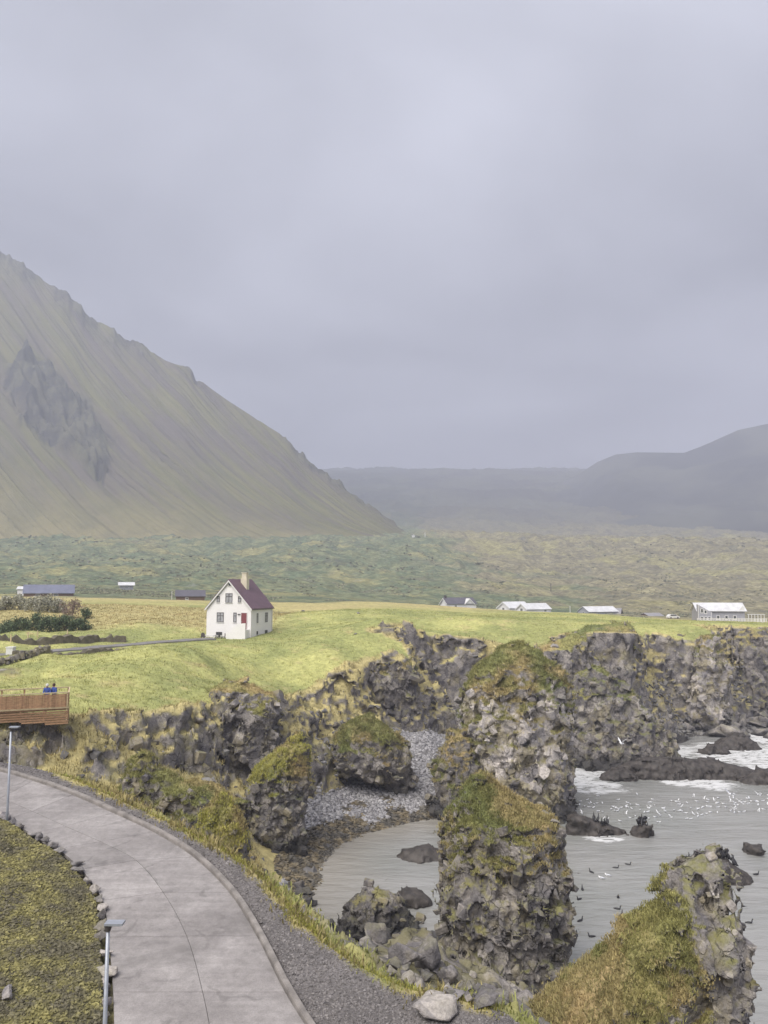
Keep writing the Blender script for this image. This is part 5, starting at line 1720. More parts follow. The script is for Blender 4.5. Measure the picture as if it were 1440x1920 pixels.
def guesthouse():
    c = at_depth(1309, 1164, 226)
    root = empty('guesthouse', (c[0], c[1], c[2]), math.radians(-8))
    tag(root, 'two-storey grey guesthouse with white roof and glazed gable on the cliff top', 'guesthouse')
    L, D = 13.0, 7.0
    # ridge along x: body built along x
    MB().prism([(0, -3.0), (L, -3.0), (L, 3.0), (0, 3.0)], 0, D).build('wall', M['grey_wall'], root)
    g = MB(); g.poly([(0.02, 0, 3.003), (0.02, D, 3.003), (0.02, D / 2, 5.0), (L - 0.02, 0, 3.003), (L - 0.02, D, 3.003), (L - 0.02, D / 2, 5.0)], [(0, 2, 1), (3, 4, 5), (0, 3, 5, 2), (1, 2, 5, 4), (0, 1, 4, 3)])
    g.build('gable', M['grey_wall'], root)
    r = MB()
    for y0, y1 in ((-0.5, D / 2), (D + 0.5, D / 2)):
        z0 = 2.75
        n = [(-0.5, y0, z0), (L + 0.5, y0, z0), (L + 0.5, y1, 5.05), (-0.5, y1, 5.05)]
        r.poly(n + [(a, b, c_ + 0.16) for a, b, c_ in n], [(0, 1, 2, 3), (4, 7, 6, 5), (0, 4, 5, 1), (1, 5, 6, 2), (2, 6, 7, 3), (3, 7, 4, 0)])
    r.build('roof', M['roof_white'], root)
    # white framed glazed bay with a front-facing gable at the near end
    b = MB(); b.prism([(-0.3, -2.5), (3.4, -2.5), (3.4, 2.5), (-0.3, 4.75)], -1.6, -0.003); b.build('bay', M['grey_wall'], root)
    for x, z, ww, hh in ((0.75, 2.95, 0.8, 1.3), (1.75, 2.65, 0.8, 1.1), (0.7, 0.75, 0.95, 1.1), (1.75, 0.75, 0.85, 1.1), (2.75, 0.75, 0.85, 1.1)):
        window(root, x, z, ww, hh, -1.6, bars=(0, 0), frame_mat='white', frame=0.14)
    for x in (-0.3, 3.28):
        MB().box(x, x + 0.14, -1.7, -1.603, -2.5, 4.7 if x < 0 else 2.6).build('corner_board', M['white'], root)
    for x in (5.6, 7.9, 10.2):
        window(root, x, 1.0, 1.0, 1.2, 0.0, bars=(0, 0), frame_mat='white', frame=0.16)
    MB().prism([(10.9, 2.6), (12.9, 2.6), (12.6, 4.6)], -0.25, -0.01).build('gable_trim', M['white'], root)
    # terrace with a picket rail along the front and a pergola at the far end
    dk = MB().box(-1.5, 17.5, -4.6, -1.75, -2.5, -0.15).build('terrace', M['grey_wall'], root)
    for i in range(48):
        x = -1.4 + i * 0.395
        MB().box(x, x + 0.2, -4.6, -4.55, -0.147, 0.85).build('picket', M['white'], dk)
    MB().box(-1.5, 17.5, -4.62, -4.5, 0.853, 0.95).build('top_rail', M['white'], dk)
    for i in range(6):
        x = 13.6 + i * 0.85
        MB().box(x, x + 0.14, -1.0, -0.86, -2.0, 1.9).build('pergola_post', M['white'], root)
    MB().box(13.4, 18.2, -1.05, -0.8, 1.903, 2.05).build('pergola_beam', M['white'], root)


guesthouse()


def parked_car(px, py, Y, rz, label):
    c = at_depth(px, py, Y); z = gz(c[0], c[1])
    root = empty('parked_car', (c[0], c[1], z), math.radians(rz)); tag(root, label, 'car', 'cars parked near the guesthouse')
    b = MB(); b.prism([(-2.1, 0.3), (2.1, 0.3), (2.15, 0.75), (1.3, 0.95), (0.7, 1.45), (-1.3, 1.48), (-2.0, 0.98), (-2.15, 0.7)], -0.85, 0.85); b.build('body', M['white'], root)
    for s in (-0.862, 0.852):
        MB().prism([(-1.6, 0.98), (1.05, 0.98), (0.6, 1.38), (-1.2, 1.4)], s, s + 0.01).build('window', M['glass'], root)
    for x in (-1.3, 1.3):
        for y in (-0.88, 0.68): MB().tube([(x, y, 0.32), (x, y + 0.2, 0.32)], 0.32, 12).build('wheel', M['dark_trim'], root)


parked_car(1262, 1160, 268, 12, 'white car parked near the guesthouse')


# ---- poles on the moor
def pole(name, label, px, py, Y, h, r, mat='white', cat='pole', arm=False):
    c = at_depth(px, py, Y); z = gz(c[0], c[1])
    root = empty(name, (c[0], c[1], z)); tag(root, label, cat)
    MB().tube([(0, 0, -0.5), (0, 0, h)], [r, r * 0.8], 8).build('shaft', M[mat], root)
    if arm: MB().box(-0.8, 0.8, -0.06, 0.06, h - 0.5, h - 0.38).build('crossarm', M[mat], root)
    else: MB().tube([(0, 0, h + 0.003), (0, 0, h + 0.12)], [r * 1.3, r * 0.6], 8).build('cap', M[mat], root)


pole('marker_post', 'white marker post on the brow of the lava field', 797, 1021, 900, 6.5, 0.45)
pole('utility_pole', 'short pale pole on the lawn crest between the white roofs', 1069, 1150, 284, 2.8, 0.12)
pole('utility_pole', 'dark mast standing on the green moor slope', 1033, 1108, 470, 5.2, 0.28, 'dark_trim', arm=True)
pole('utility_pole', 'thin pale pole beside the half-hidden dark-roofed cottage', 322, 1126, 224, 2.2, 0.09)
_c = at_depth(775, 1021, 900)
_t = empty('shelter', (_c[0], _c[1], gz(_c[0], _c[1]))); tag(_t, 'tiny white shelter on the brow of the lava field', 'shelter')
MB().box(-1.8, 1.8, -1, 1, -1, 1.4).build('wall', M['white'], _t); MB().prism([(-2.2, 1.403), (2.2, 1.403), (0, 2.4)], -1.3, 1.3).build('roof', M['roof_white'], _t)

# ================================================================== DRIVEWAY, TURF WALLS, GARDEN
def strip_mesh(name, pts, wid, lift, mat, thick=0.0, label=None, cat=None, kind=None, rough=0.0, seed=1):
    """a band following the ground along world points; with thickness it is a low wall"""
    P = catmull(np.array(pts), 12)
    n = len(P)
    V = []
    jr = np.random.default_rng(seed)
    for i in range(n):
        d = P[min(i + 1, n - 1)] - P[max(i - 1, 0)]; d = d / np.linalg.norm(d)
        nx = np.array([-d[1], d[0]])
        a, b = P[i] + nx * wid / 2, P[i] - nx * wid / 2
        za, zb_, zc = gz(*a), gz(*b), gz(*P[i])
        if thick:
            top = zc + thick * (1 + rough * (jr.random() - 0.5))
            V += [(a[0], a[1], za - 0.5), (a[0] * 0.7 + P[i][0] * 0.3, a[1] * 0.7 + P[i][1] * 0.3, top), (b[0] * 0.7 + P[i][0] * 0.3, b[1] * 0.7 + P[i][1] * 0.3, top - 0.05 * jr.random()), (b[0], b[1], zb_ - 0.5)]
        else:
            zm = max(za, zb_, zc) + lift
            V += [(a[0], a[1], za - 0.4), (a[0], a[1], zm), (b[0], b[1], zm), (b[0], b[1], zb_ - 0.4)]
    mb = MB()
    mb.poly(V, [(4 * i + k, 4 * i + k + 1, 4 * i + k + 5, 4 * i + k + 4) for i in range(n - 1) for k in range(3)] + [(0, 1, 2, 3), (4 * n - 4, 4 * n - 3, 4 * n - 2, 4 * n - 1)])
    o = mb.build(name, M[mat])
    if label: tag(o, label, cat, kind=kind)
    return o


def gpts(l, y0=60):
    return [cast(a, b, y0)[:2] for a, b in l]


strip_mesh('driveway', [at_height(a, b, 16)[:2] for a, b in ((-120, 1222), (0, 1220), (60, 1218), (140, 1213), (220, 1208), (300, 1204), (370, 1200), (400, 1199))], 3.4, 0.10, 'asphalt', label='grey driveway leading to the white house between turf walls', cat='driveway', kind='structure')
strip_mesh('turf_wall', [at_height(a, b, 16)[:2] for a, b in ((-60, 1212), (30, 1210), (110, 1206), (180, 1200), (235, 1198))], 1.5, 0, 'turf_wall', 0.75, 'rough turf wall along the hedge side of the driveway', 'wall', rough=1.1, seed=3)
strip_mesh('turf_wall', [at_height(a, b, 16)[:2] for a, b in ((25, 1225), (90, 1224), (160, 1220), (235, 1214))], 1.4, 0, 'turf_wall', 0.45, 'dark turf wall on the seaward side of the driveway', 'wall', rough=1.1, seed=4)


def stone_wall(label, line, seed, h=0.7):
    pts = catmull(np.array([at_height(a, b, 15)[:2] for a, b in line]), 14)
    c0 = pts[len(pts) // 2]
    root = empty('stone_wall', (c0[0], c0[1], gz(*c0)), 0); tag(root, label, 'wall')
    r = np.random.default_rng(seed)
    L = np.concatenate([[0], np.cumsum(np.linalg.norm(np.diff(pts, axis=0), axis=1))])
    s = 0.0
    while s < L[-1]:
        x, y = np.interp(s, L, pts[:, 0]), np.interp(s, L, pts[:, 1])
        z = gz(x, y)
        for lay in range(2):
            o = bpy.data.objects.new('stone', BLOCKS[int(r.integers(0, len(BLOCKS)))]); col.objects.link(o); o.parent = root
            o.location = (x - c0[0] + r.normal() * 0.06, y - c0[1] + r.normal() * 0.06, z - root.location.z + 0.18 + lay * 0.38)
            o.rotation_euler = (r.normal() * 0.3, r.normal() * 0.3, r.random() * 6.28)
            k = 0.55 + 0.35 * r.random(); o.scale = (k, k * 0.8, k * 0.7)
        s += 0.62


stone_wall('low tumbled dark stone wall in the meadow above the wooden deck', [(-40, 1262), (20, 1256), (60, 1250), (95, 1240)], 5)

ORD = ['first', 'second', 'third', 'fourth', 'fifth', 'sixth', 'seventh']
c_ = at_height(20, 1227, 15.6)
gp = empty('gate_post', (c_[0], c_[1], gz(c_[0], c_[1]))); tag(gp, 'square white gate post at the driveway entrance', 'gate post')
MB().box(-0.42, 0.42, -0.42, 0.42, -0.6, 1.05).build('pillar', M['white'], gp); MB().box(-0.48, 0.48, -0.48, 0.48, 1.053, 1.15).build('cap', M['white'], gp)
for i, (a, b) in enumerate(((20, 1204), (52, 1199), (70, 1197), (126, 1194))):
    c_ = cast(a, b, 60)
    o = empty('fence_post', (c_[0], c_[1], c_[2]), 0.3 * i); tag(o, ORD[i] + ' pale fence post along the green hedge counting from the white gate post', 'fence post', 'fence posts along the hedge')
    MB().tube([(0, 0, -0.4), (0.02, 0, 0.6), (0.05 * (i % 2), 0.02, 1.05)], [0.09, 0.085, 0.07], 7).build('shaft', M['wood_pale'], o)


# ---- bushes
def leaf_mat(name, a, b):
    k = NT(name)
    c = k.mix(k.rng(k.noise(1.2, 3), 0.4, 0.6), a, b)
    c = k.mulc(c, k.gray(k.rng(k.attr('var'), 0, 1, 0.6, 1.4, False)))
    return k.done(c, 0.7, None, 0.25)


M['leaf_green'] = leaf_mat('hedge_leaf', (0.06, 0.09, 0.045), (0.125, 0.16, 0.085))
M['leaf_pale'] = leaf_mat('willow_leaf', (0.25, 0.245, 0.165), (0.42, 0.41, 0.33))
M['leaf_red'] = leaf_mat('bare_bush_leaf', (0.20, 0.14, 0.115), (0.26, 0.205, 0.155))
M['bark'] = plain('bark', (0.11, 0.085, 0.065), 0.9, 0.3)


def bush(px, py, Y, rx, h, leaf, label, seed, n=1500, group=None, ls=0.13):
    c = at_depth(px, py, Y); z = gz(c[0], c[1])
    root = empty('bush', (c[0], c[1], z)); tag(root, label, 'bush', group)
    r = np.random.default_rng(seed)
    st = MB()
    ends = []
    for k in range(7):
        a = r.random() * 6.28; e = Vector((math.cos(a) * rx * 0.6 * r.random(), math.sin(a) * rx * 0.5 * r.random(), h * (0.55 + 0.3 * r.random())))
        st.tube([(0, 0, -0.3), e * 0.5 + Vector((r.normal() * 0.1, r.normal() * 0.1, 0)), e], [0.06, 0.04, 0.015], 5); ends.append(np.array(e))
    st.build('stem', M['bark'], root)
    lob = np.array([[(r.random() - 0.5) * 1.6 * rx, (r.random() - 0.5) * 1.1 * rx, h * (0.15 + 0.55 * r.random())] for _ in range(12)] + ends)
    k = r.integers(0, len(lob), n)
    d = r.normal(size=(n, 3)); d /= np.linalg.norm(d, axis=1)[:, None]
    p = lob[k] + d * (r.random((n, 1)) ** 0.4) * np.array([rx * 0.42, rx * 0.42, h * 0.30])
    p[:, 2] = np.clip(p[:, 2], 0.05, None)
    u = r.normal(size=(n, 3)); u /= np.linalg.norm(u, axis=1)[:, None]
    w = np.cross(u, r.normal(size=(n, 3))); w /= np.linalg.norm(w, axis=1)[:, None]
    s = ls * (0.7 + 0.7 * r.random((n, 1)))
    V = np.stack([p - u * s, p + w * s * 0.55, p + u * s, p - w * s * 0.55], 1).reshape(-1, 3)
    i = np.arange(n) * 4
    me = mesh_np('foliage', V, np.stack([i, i + 1, i + 2, i + 3], 1), False)
    set_attr(me, 'var', np.repeat(np.clip(0.5 + (p[:, 2] / h - 0.5) * 0.2 + (r.random(n) - 0.5) * 0.8, 0, 1), 4))
    stuff(link('foliage', me, root, M[leaf]))


for i, (a, b, Y, rx, h) in enumerate(((-20, 1196, 127, 2.0, 2.6), (12, 1197, 126, 1.9, 2.4), (40, 1195, 126, 1.9, 2.9), (68, 1193, 127, 1.9, 3.1), (95, 1191, 128, 1.9, 2.7), (122, 1189, 128, 1.8, 2.3), (148, 1187, 129, 1.7, 1.9))):
    bush(a, b, Y, rx, h, 'leaf_green', ORD[6 - i] + ' dark green hedge bush counting from the bare reddish bush', 200 + i, 2200, 'bushes of the green hedge')
for i, (a, b, Y, rx, h) in enumerate(((-20, 1142, 160, 2.2, 2.4), (10, 1143, 158, 2.2, 2.8), (38, 1144, 157, 2.2, 3.0), (66, 1147, 154, 2.2, 2.8), (90, 1150, 152, 2.2, 3.3), (112, 1150, 152, 1.6, 2.6))):
    bush(a, b, Y, rx, h, 'leaf_pale', ORD[5 - i] + ' pale silvery willow bush below the barn counting from the bare reddish bush', 220 + i, 1900, 'pale willow bushes below the barn', 0.16)
bush(132, 1170, 143, 2.6, 3.6, 'leaf_red', 'bare reddish-brown bush at the end of the green hedge', 240, 1500)
bush(160, 1171, 142, 1.2, 2.0, 'leaf_green', 'small grey-green bush beside the bare reddish bush', 241, 900)


# ================================================================== DECK AND PEOPLE
def build_deck():
    Y0 = 59.0
    c = at_depth(126, 1327, Y0)                      # front right corner at floor level
    zf = c[2]
    root = empty('viewing_deck', (c[0], c[1], zf), math.radians(21.0))
    tag(root, 'orange timber viewing deck with boarded railing above the gully', 'viewing deck')
    L, D = 9.5, 3.2
    fl = MB().box(-L, 0, 0, D, -0.16, -0.05).build('floor', M['wood'], root)
    for i in range(22):
        y = 0.01 + i * 0.145
        MB().box(-L, 0, y, y + 0.135, -0.047, 0.0).build('floor_board', M['wood'], fl)
    # front railing: posts, boards, pale handrail
    rail = MB().box(-L - 0.1, 0.12, -0.09, 0.09, 1.10, 1.17).build('handrail', M['wood_pale'], root)
    MB().box(-L - 0.1, 0.12, D - 0.09, D + 0.09, 1.10, 1.17).build('handrail', M['wood_pale'], root)
    MB().box(0.02, 0.12, 0.093, D - 0.093, 1.10, 1.17).build('handrail', M['wood_pale'], root)
    for x in np.arange(-L, 0.01, 1.58):
        MB().box(x - 0.05, x + 0.05, -0.06, 0.04, -0.9, 1.097).build('post', M['wood_pale'] if x > -0.2 else M['wood'], root)
        MB().box(x - 0.05, x + 0.05, D - 0.04, D + 0.06, -0.9, 1.097).build('post', M['wood'], root)
    x = -L + 0.06
    while x < -0.12:
        MB().box(x, x + 0.128, -0.085, -0.062, 0.1, 1.05).build('rail_board', M['wood'], root)
        x += 0.134
    for y in np.arange(0.1, D - 0.1, 0.134):
        MB().box(0.055, 0.078, y, y + 0.128, 0.1, 1.05).build('rail_board', M['wood'], root)
    MB().box(-L, 0.1, -0.12, -0.088, -0.02, 0.09).build('toe_rail', M['wood_pale'], root)
    # stepped skirt boards under the floor
    for i in range(6):
        z = -0.2 - i * 0.17
        MB().box(-L + i * 1.6, 0.08, -0.10 + 0.012 * i, -0.062 + 0.012 * i, z - 0.13, z).build('skirt_board', M['wood'], root)
        MB().box(0.082, 0.11, -0.06, D, z - 0.13, z).build('skirt_board', M['wood'], root)
    return root, zf


deck, deck_z = build_deck()


def person(loc, rz, label, jacket, hat, hair, trousers):
    root = empty('person', loc, rz); tag(root, label, 'person', None)
    me = bpy.data.meshes.new('skeleton')
    J = dict(pel=(0, 0, 0.95), spi=(0, -0.02, 1.15), che=(0, -0.03, 1.36), nek=(0, -0.05, 1.50), hd0=(0, -0.09, 1.58), hd1=(0, -0.10, 1.72),
             ls=(0.17, -0.03, 1.42), le=(0.25, -0.06, 1.16), lw=(0.19, -0.27, 1.06), lh=(0.16, -0.36, 1.08), rs=(-0.17, -0.03, 1.42), re=(-0.25, -0.06, 1.16), rw=(-0.19, -0.27, 1.06), rh=(-0.16, -0.36, 1.08),
             lhip=(0.10, 0, 0.9), lk=(0.11, -0.02, 0.5), la=(0.11, 0.03, 0.08), lt=(0.12, -0.14, 0.04), rhip=(-0.10, 0, 0.9), rk=(-0.11, -0.02, 0.5), ra=(-0.11, 0.03, 0.08), rt=(-0.12, -0.14, 0.04))
    R = dict(pel=0.17, spi=0.165, che=0.185, nek=0.07, hd0=0.09, hd1=0.088, ls=0.095, le=0.07, lw=0.05, lh=0.045, rs=0.095, re=0.07, rw=0.05, rh=0.045, lhip=0.11, lk=0.08, la=0.06, lt=0.05, rhip=0.11, rk=0.08, ra=0.06, rt=0.05)
    ks = list(J)
    E = [('pel', 'spi'), ('spi', 'che'), ('che', 'nek'), ('nek', 'hd0'), ('hd0', 'hd1'), ('che', 'ls'), ('ls', 'le'), ('le', 'lw'), ('lw', 'lh'), ('che', 'rs'), ('rs', 're'), ('re', 'rw'), ('rw', 'rh'), ('pel', 'lhip'), ('lhip', 'lk'), ('lk', 'la'), ('la', 'lt'), ('pel', 'rhip'), ('rhip', 'rk'), ('rk', 'ra'), ('ra', 'rt')]
    me.from_pydata([J[k] for k in ks], [(ks.index(a), ks.index(b)) for a, b in E], [])
    o = bpy.data.objects.new('tmp', me); col.objects.link(o)
    md = o.modifiers.new('s', 'SKIN'); o.modifiers.new('d', 'SUBSURF').levels = 2
    for i, k in enumerate(ks):
        o.data.skin_vertices[0].data[i].radius = (R[k], R[k] * (0.8 if k in ('pel', 'spi', 'che') else 1.0))
    o.data.skin_vertices[0].data[0].use_root = True
    dg = bpy.context.evaluated_depsgraph_get()
    m2 = bpy.data.meshes.new_from_object(o.evaluated_get(dg))
    bpy.data.objects.remove(o)
    for mt in (jacket, trousers, M['skin']): m2.materials.append(mt)
    for p in m2.polygons:
        z = p.center.z
        p.material_index = 2 if z > 1.50 or (p.center.y < -0.30 and z > 0.9) else 0 if z > 0.88 else 1
        p.use_smooth = True
    body = link('body', m2, root)
    hb = MB()
    V, Fc = [], []
    for i in range(7):
        ph = math.pi * 0.62 * i / 6
        for k in range(12):
            t = 2 * math.pi * k / 12
            V.append((0.115 * math.sin(ph) * math.cos(t), -0.085 + 0.125 * math.sin(ph) * math.sin(t) + 0.02, 1.66 + 0.15 * math.cos(ph)))
    hb.poly(V, [(i * 12 + k, i * 12 + (k + 1) % 12, (i + 1) * 12 + (k + 1) % 12, (i + 1) * 12 + k) for i in range(6) for k in range(12)])
    hb.build('hat' if hat else 'hair', hat or hair, root, smooth=True)
    nose = MB(); nose.poly([(-0.018, -0.175, 1.63), (0.018, -0.175, 1.63), (0, -0.205, 1.635), (0, -0.18, 1.68)], [(0, 1, 2), (0, 2, 3), (1, 3, 2)]); nose.build('nose', M['skin'], root)


M['skin'] = plain('skin', (0.42, 0.25, 0.19), 0.6, 0.05)
M['blue'] = plain('blue_jacket', (0.05, 0.09, 0.30), 0.75, 0.15)
M['navy'] = plain('dark_trousers', (0.03, 0.03, 0.04), 0.8)
M['wool_white'] = plain('white_wool', (0.62, 0.62, 0.58), 0.9)
M['hair'] = plain('brown_hair', (0.06, 0.03, 0.025), 0.7)
Rm = deck.matrix_basis if False else Matrix.Translation(deck.location) @ Matrix.Rotation(deck.rotation_euler.z, 4, 'Z')
pa = Rm @ Vector((-1.45, 0.55, 0)); pb = Rm @ Vector((-0.95, 0.6, 0))
person(pa, math.radians(10), 'person in blue jacket and white knitted hat leaning at the deck railing', M['blue'], M['wool_white'], None, M['navy'])
person(pb, math.radians(-25), 'bareheaded dark-haired person in blue jacket at the deck railing', M['blue'], None, M['hair'], M['navy'])


# ================================================================== LAMP POSTS, STONES BY THE ROAD
def lamp_post(top_px, base, label, seed):
    root = empty('lamp_post', base); tag(root, label, 'lamp post', 'lamp posts along the road')
    MB().tube([(0, 0, -0.3), (0, 0, 0.5), (0, 0, 3.9)], [0.058, 0.054, 0.042], 10).build('pole', M['steel'], root, smooth=True)
    MB().tube([(0, 0, -0.05), (0, 0, 0.06)], [0.13, 0.12], 10).build('base_plate', M['steel'], root)
    MB().tube([(0, 0, 3.905), (0, 0, 4.06)], [0.055, 0.10], 10).build('collar', M['dark_trim'], root)
    hd = MB().box(-0.06, 0.36, -0.12, 0.12, 4.063, 4.11).build('lamp_head', M['steel'], root)
    MB().box(0.0, 0.30, -0.09, 0.09, 4.045, 4.06).build('diffuser', M['lamp_glass'], hd)


b1 = on_road(17, 1545); lamp_post(None, (b1[0] - 0.1, b1[1], b1[2] + 0.05), 'grey steel lamp post in front of the gully cliff at the road bend', 1)
tz = at_depth(203, 1731, 18.6); lamp_post(None, (tz[0], 18.6, tz[2] - 4.08), 'grey steel lamp post seen from above among the edging stones', 2)


def boulder_mesh(seed, rough=0.10, sub=3):
    r = np.random.default_rng(seed)
    V, Fc = hull_variant(11, 900 + seed, (1, 0.9, 0.75), 1.2)
    bm = bmesh.new()
    vs = [bm.verts.new(p) for p in V]
    for f in Fc: bm.faces.new([vs[i] for i in f])
    bmesh.ops.subdivide_edges(bm, edges=bm.edges, cuts=2, use_grid_fill=True, smooth=0.15)
    bmesh.ops.subdivide_edges(bm, edges=bm.edges, cuts=1, use_grid_fill=True, smooth=0.35)
    P = np.array([v.co[:] for v in bm.verts])
    d = fbm(P * 1.6 + seed * 3.1, 4, seed) * 2 * rough * 1.6
    br, bd, ff = worley(P * 1.8 + seed, seed)
    d = d + rough * ((br[:, 0] - 0.5) * 0.7)
    for v, k in zip(bm.verts, d): v.co *= 1 + float(k)
    bmesh.ops.recalc_face_normals(bm, faces=bm.faces)
    me = bpy.data.meshes.new('boulder'); bm.to_mesh(me); bm.free()
    me.polygons.foreach_set("use_smooth", [True] * len(me.polygons))
    return me


BOULD = [boulder_mesh(i) for i in range(9)]


def boulder(px, py, wpx, hpx, label, mat, i, group=None, name='boulder', y0=16, flat=None, pos=None):
    """px,py: where its middle foot meets the ground"""
    p = cast(px, py, y0) if pos is None else pos
    s = wpx / F_PX * p[1]; h = hpx / F_PX * p[1]
    me = BOULD[i % 9].copy(); me.materials.clear(); me.materials.append(M[mat])
    o = link(name, me)
    o.location = (p[0], p[1] + s * 0.3, p[2] + h * 0.30)
    o.rotation_euler = (0.1 * (i % 3), 0.12 * (i % 2), i * 1.37)
    o.scale = (s * 0.56, s * 0.56, h * 0.80)
    tag(o, label, 'boulder', group)
    return o


M['boulder_pale'] = rock_mat('pale_boulder', 0.15, 1.7, -9, 0.05, cracks=False)
M['boulder_grey'] = rock_mat('grey_boulder', 0.25, 1.15, 0.2, 0.12, cracks=False)
boulder(820, 1918, 112, 40, 'large pale flat-topped boulder on the gravel at the verge end', 'boulder_pale', 1)
boulder(848, 1880, 58, 20, 'smaller pale slab of rock just beyond the large pale boulder', 'boulder_pale', 4)
for k, (a, b, w, h, lab) in enumerate(((758, 1822, 70, 48, 'broad grey boulder beside the tallest grey one at the embankment foot'), (800, 1822, 66, 62, 'tall grey peaked boulder at the foot of the embankment'), (797, 1842, 34, 28, 'small round light grey boulder resting before the tall peaked one'), (706, 1768, 56, 34, 'smooth grey boulder under the knobbly pool-edge outcrop'),
                                       (690, 1790, 50, 26, 'brownish weedy boulder nearest the bright verge grass'), (840, 1850, 46, 36, 'dark angular boulder at the cove-side foot of the front stack'), (905, 1890, 70, 26, 'flat grey boulder in front of the front stack foot'), (985, 1900, 64, 32, 'reddish weedy boulder at the bay-side foot of the front stack'), (940, 1888, 50, 30, 'blocky grey boulder under the middle of the front stack'))):
    boulder(a, b, w, h, lab, 'boulder_grey', k + 2)
r_ = np.random.default_rng(5)
for k in range(46):
    a = 560 + 470 * r_.random(); b = np.interp(a, [560, 640, 760, 860, 1030], [1700, 1770, 1835, 1872, 1905]) + (r_.random() - 0.75) * 55
    bw = 16 + 26 * r_.random()
    kind_ = 'pebble-small' if bw < 24 else 'middling' if bw < 33 else 'bulky'
    boulder(a, b, bw, 10 + 14 * r_.random(), kind_ + ' grey shore boulder scattered below the gravel verge', 'boulder_grey', k, kind_ + ' shore boulders below the verge')
# pile of big blocks along the cliff foot of the bay
for k in range(60):
    a = 1190 + 260 * r_.random(); b = np.interp(a, [1190, 1260, 1330, 1450], [1378, 1368, 1362, 1366]) + (r_.random() - 0.5) * 44
    bw = 18 + 30 * r_.random() ** 1.5
    kind_ = 'small' if bw < 26 else 'medium-sized' if bw < 36 else 'massive'
    boulder(a, b, bw, 14 + 18 * r_.random(), kind_ + ' dark tumbled block in the rockfall at the bay cliff foot', 'boulder_grey', k + 3, kind_ + ' tumbled blocks at the bay cliff foot', 'fallen_block', 80)
# stones edging the road on the bank side
LL = catmull(ROAD_S[:, 0], 4)
Ls = np.concatenate([[0], np.cumsum(np.linalg.norm(np.diff(LL, axis=0), axis=1))])
s_, k = 1.0, 0
while s_ < Ls[-1] * 0.72:
    p = np.array([np.interp(s_, Ls, LL[:, c]) for c in range(3)])
    w = 0.36 + 0.5 * r_.random()
    me = BOULD[k % 9].copy(); me.materials.clear(); dk_ = r_.random() < 0.45; me.materials.append(M['boulder_grey'] if dk_ else M['boulder_pale'])
    o = link('edging_stone', me)
    o.location = (p[0] - 0.12 - 0.12 * r_.random(), p[1] + 0.05 * r_.normal(), p[2] + 0.12)
    o.rotation_euler = (0.15 * r_.normal(), 0.15 * r_.normal(), r_.random() * 6.28)
    o.scale = (w * 0.55, w * 0.5, 0.2 + 0.16 * r_.random())
    tag(o, ('rough dark grey' if dk_ else 'rough pale grey') + ' stone edging the concrete road along the mossy bank', 'edging stone', ('dark' if dk_ else 'pale') + ' stones edging the road')
    s_ += w * 1.15 + (0.6 * r_.random() if r_.random() < 0.25 else 0); k += 1
p = on_road(8, 1880)
o = boulder(8, 1880, 34, 26, 'rounded yellowish stone with a dark hollow behind it on the mossy bank', 'boulder_pale', 6, None, 'stone')


# ================================================================== BIRDS
M['bird_white'] = plain('white_feather', (0.82, 0.82, 0.82), 0.7, 0.03)
M['bird_grey'] = plain('grey_feather', (0.42, 0.43, 0.46), 0.7, 0.05)
M['bird_black'] = plain('black_feather', (0.025, 0.024, 0.026), 0.5, 0.1)
M['bill'] = plain('bill', (0.35, 0.25, 0.06), 0.5)


def gull_mesh(kind):
    mb = MB()
    mb.tube([(0, -0.24, 0.05), (0, -0.15, 0.07), (0, 0.0, 0.075), (0, 0.12, 0.085), (0, 0.17, 0.12), (0, 0.19, 0.16), (0, 0.225, 0.165), (0, 0.25, 0.16)], [0.012, 0.055, 0.085, 0.075, 0.045, 0.042, 0.036, 0.012], 8, 0)
    mb.tube([(0, 0.245, 0.16), (0, 0.29, 0.15)], [0.014, 0.004], 5, 2)
    if kind == 'float':
        for s in (1, -1):
            mb.tube([(s * 0.05, 0.10, 0.11), (s * 0.072, -0.05, 0.115), (s * 0.03, -0.27, 0.10)], [(0.03, 0.03), (0.045, 0.035), (0.008, 0.01)], 6, 1)
    else:
        up = {'fly': 0.25, 'land': 0.42}[kind]
        for s in (1, -1):
            pts = [(s * 0.05, 0.09, 0.11), (s * 0.05, -0.07, 0.11), (s * 0.26, -0.05, 0.11 + up * 0.6), (s * 0.26, 0.12, 0.11 + up * 0.6), (s * 0.52, -0.08, 0.11 + up), (s * 0.5, -0.02, 0.11 + up)]
            lo = [(a, b, c - 0.018) for a, b, c in pts]
            mb.poly(pts + lo, [(0, 1, 2, 3), (3, 2, 4, 5), (6, 9, 8, 7), (9, 11, 10, 8), (0, 3, 9, 6), (3, 5, 11, 9), (5, 4, 10, 11), (4, 2, 8, 10), (2, 1, 7, 8)], 1 if kind == 'fly' else 0)
    return mb.mesh('gull', True)


GULL = {k: gull_mesh(k) for k in ('float', 'fly', 'land')}
for m_ in GULL.values():
    for mt in ('bird_white', 'bird_grey', 'bill'): m_.materials.append(M[mt])


def bird(name, me, loc, rz, label, cat, group, s=1.0):
    o = bpy.data.objects.new(name, me); col.objects.link(o)
    o.location = tuple(float(c) for c in loc); o.rotation_euler = (0, 0, rz); o.scale = (s, s, s)
    tag(o, label, cat, group)
    return o


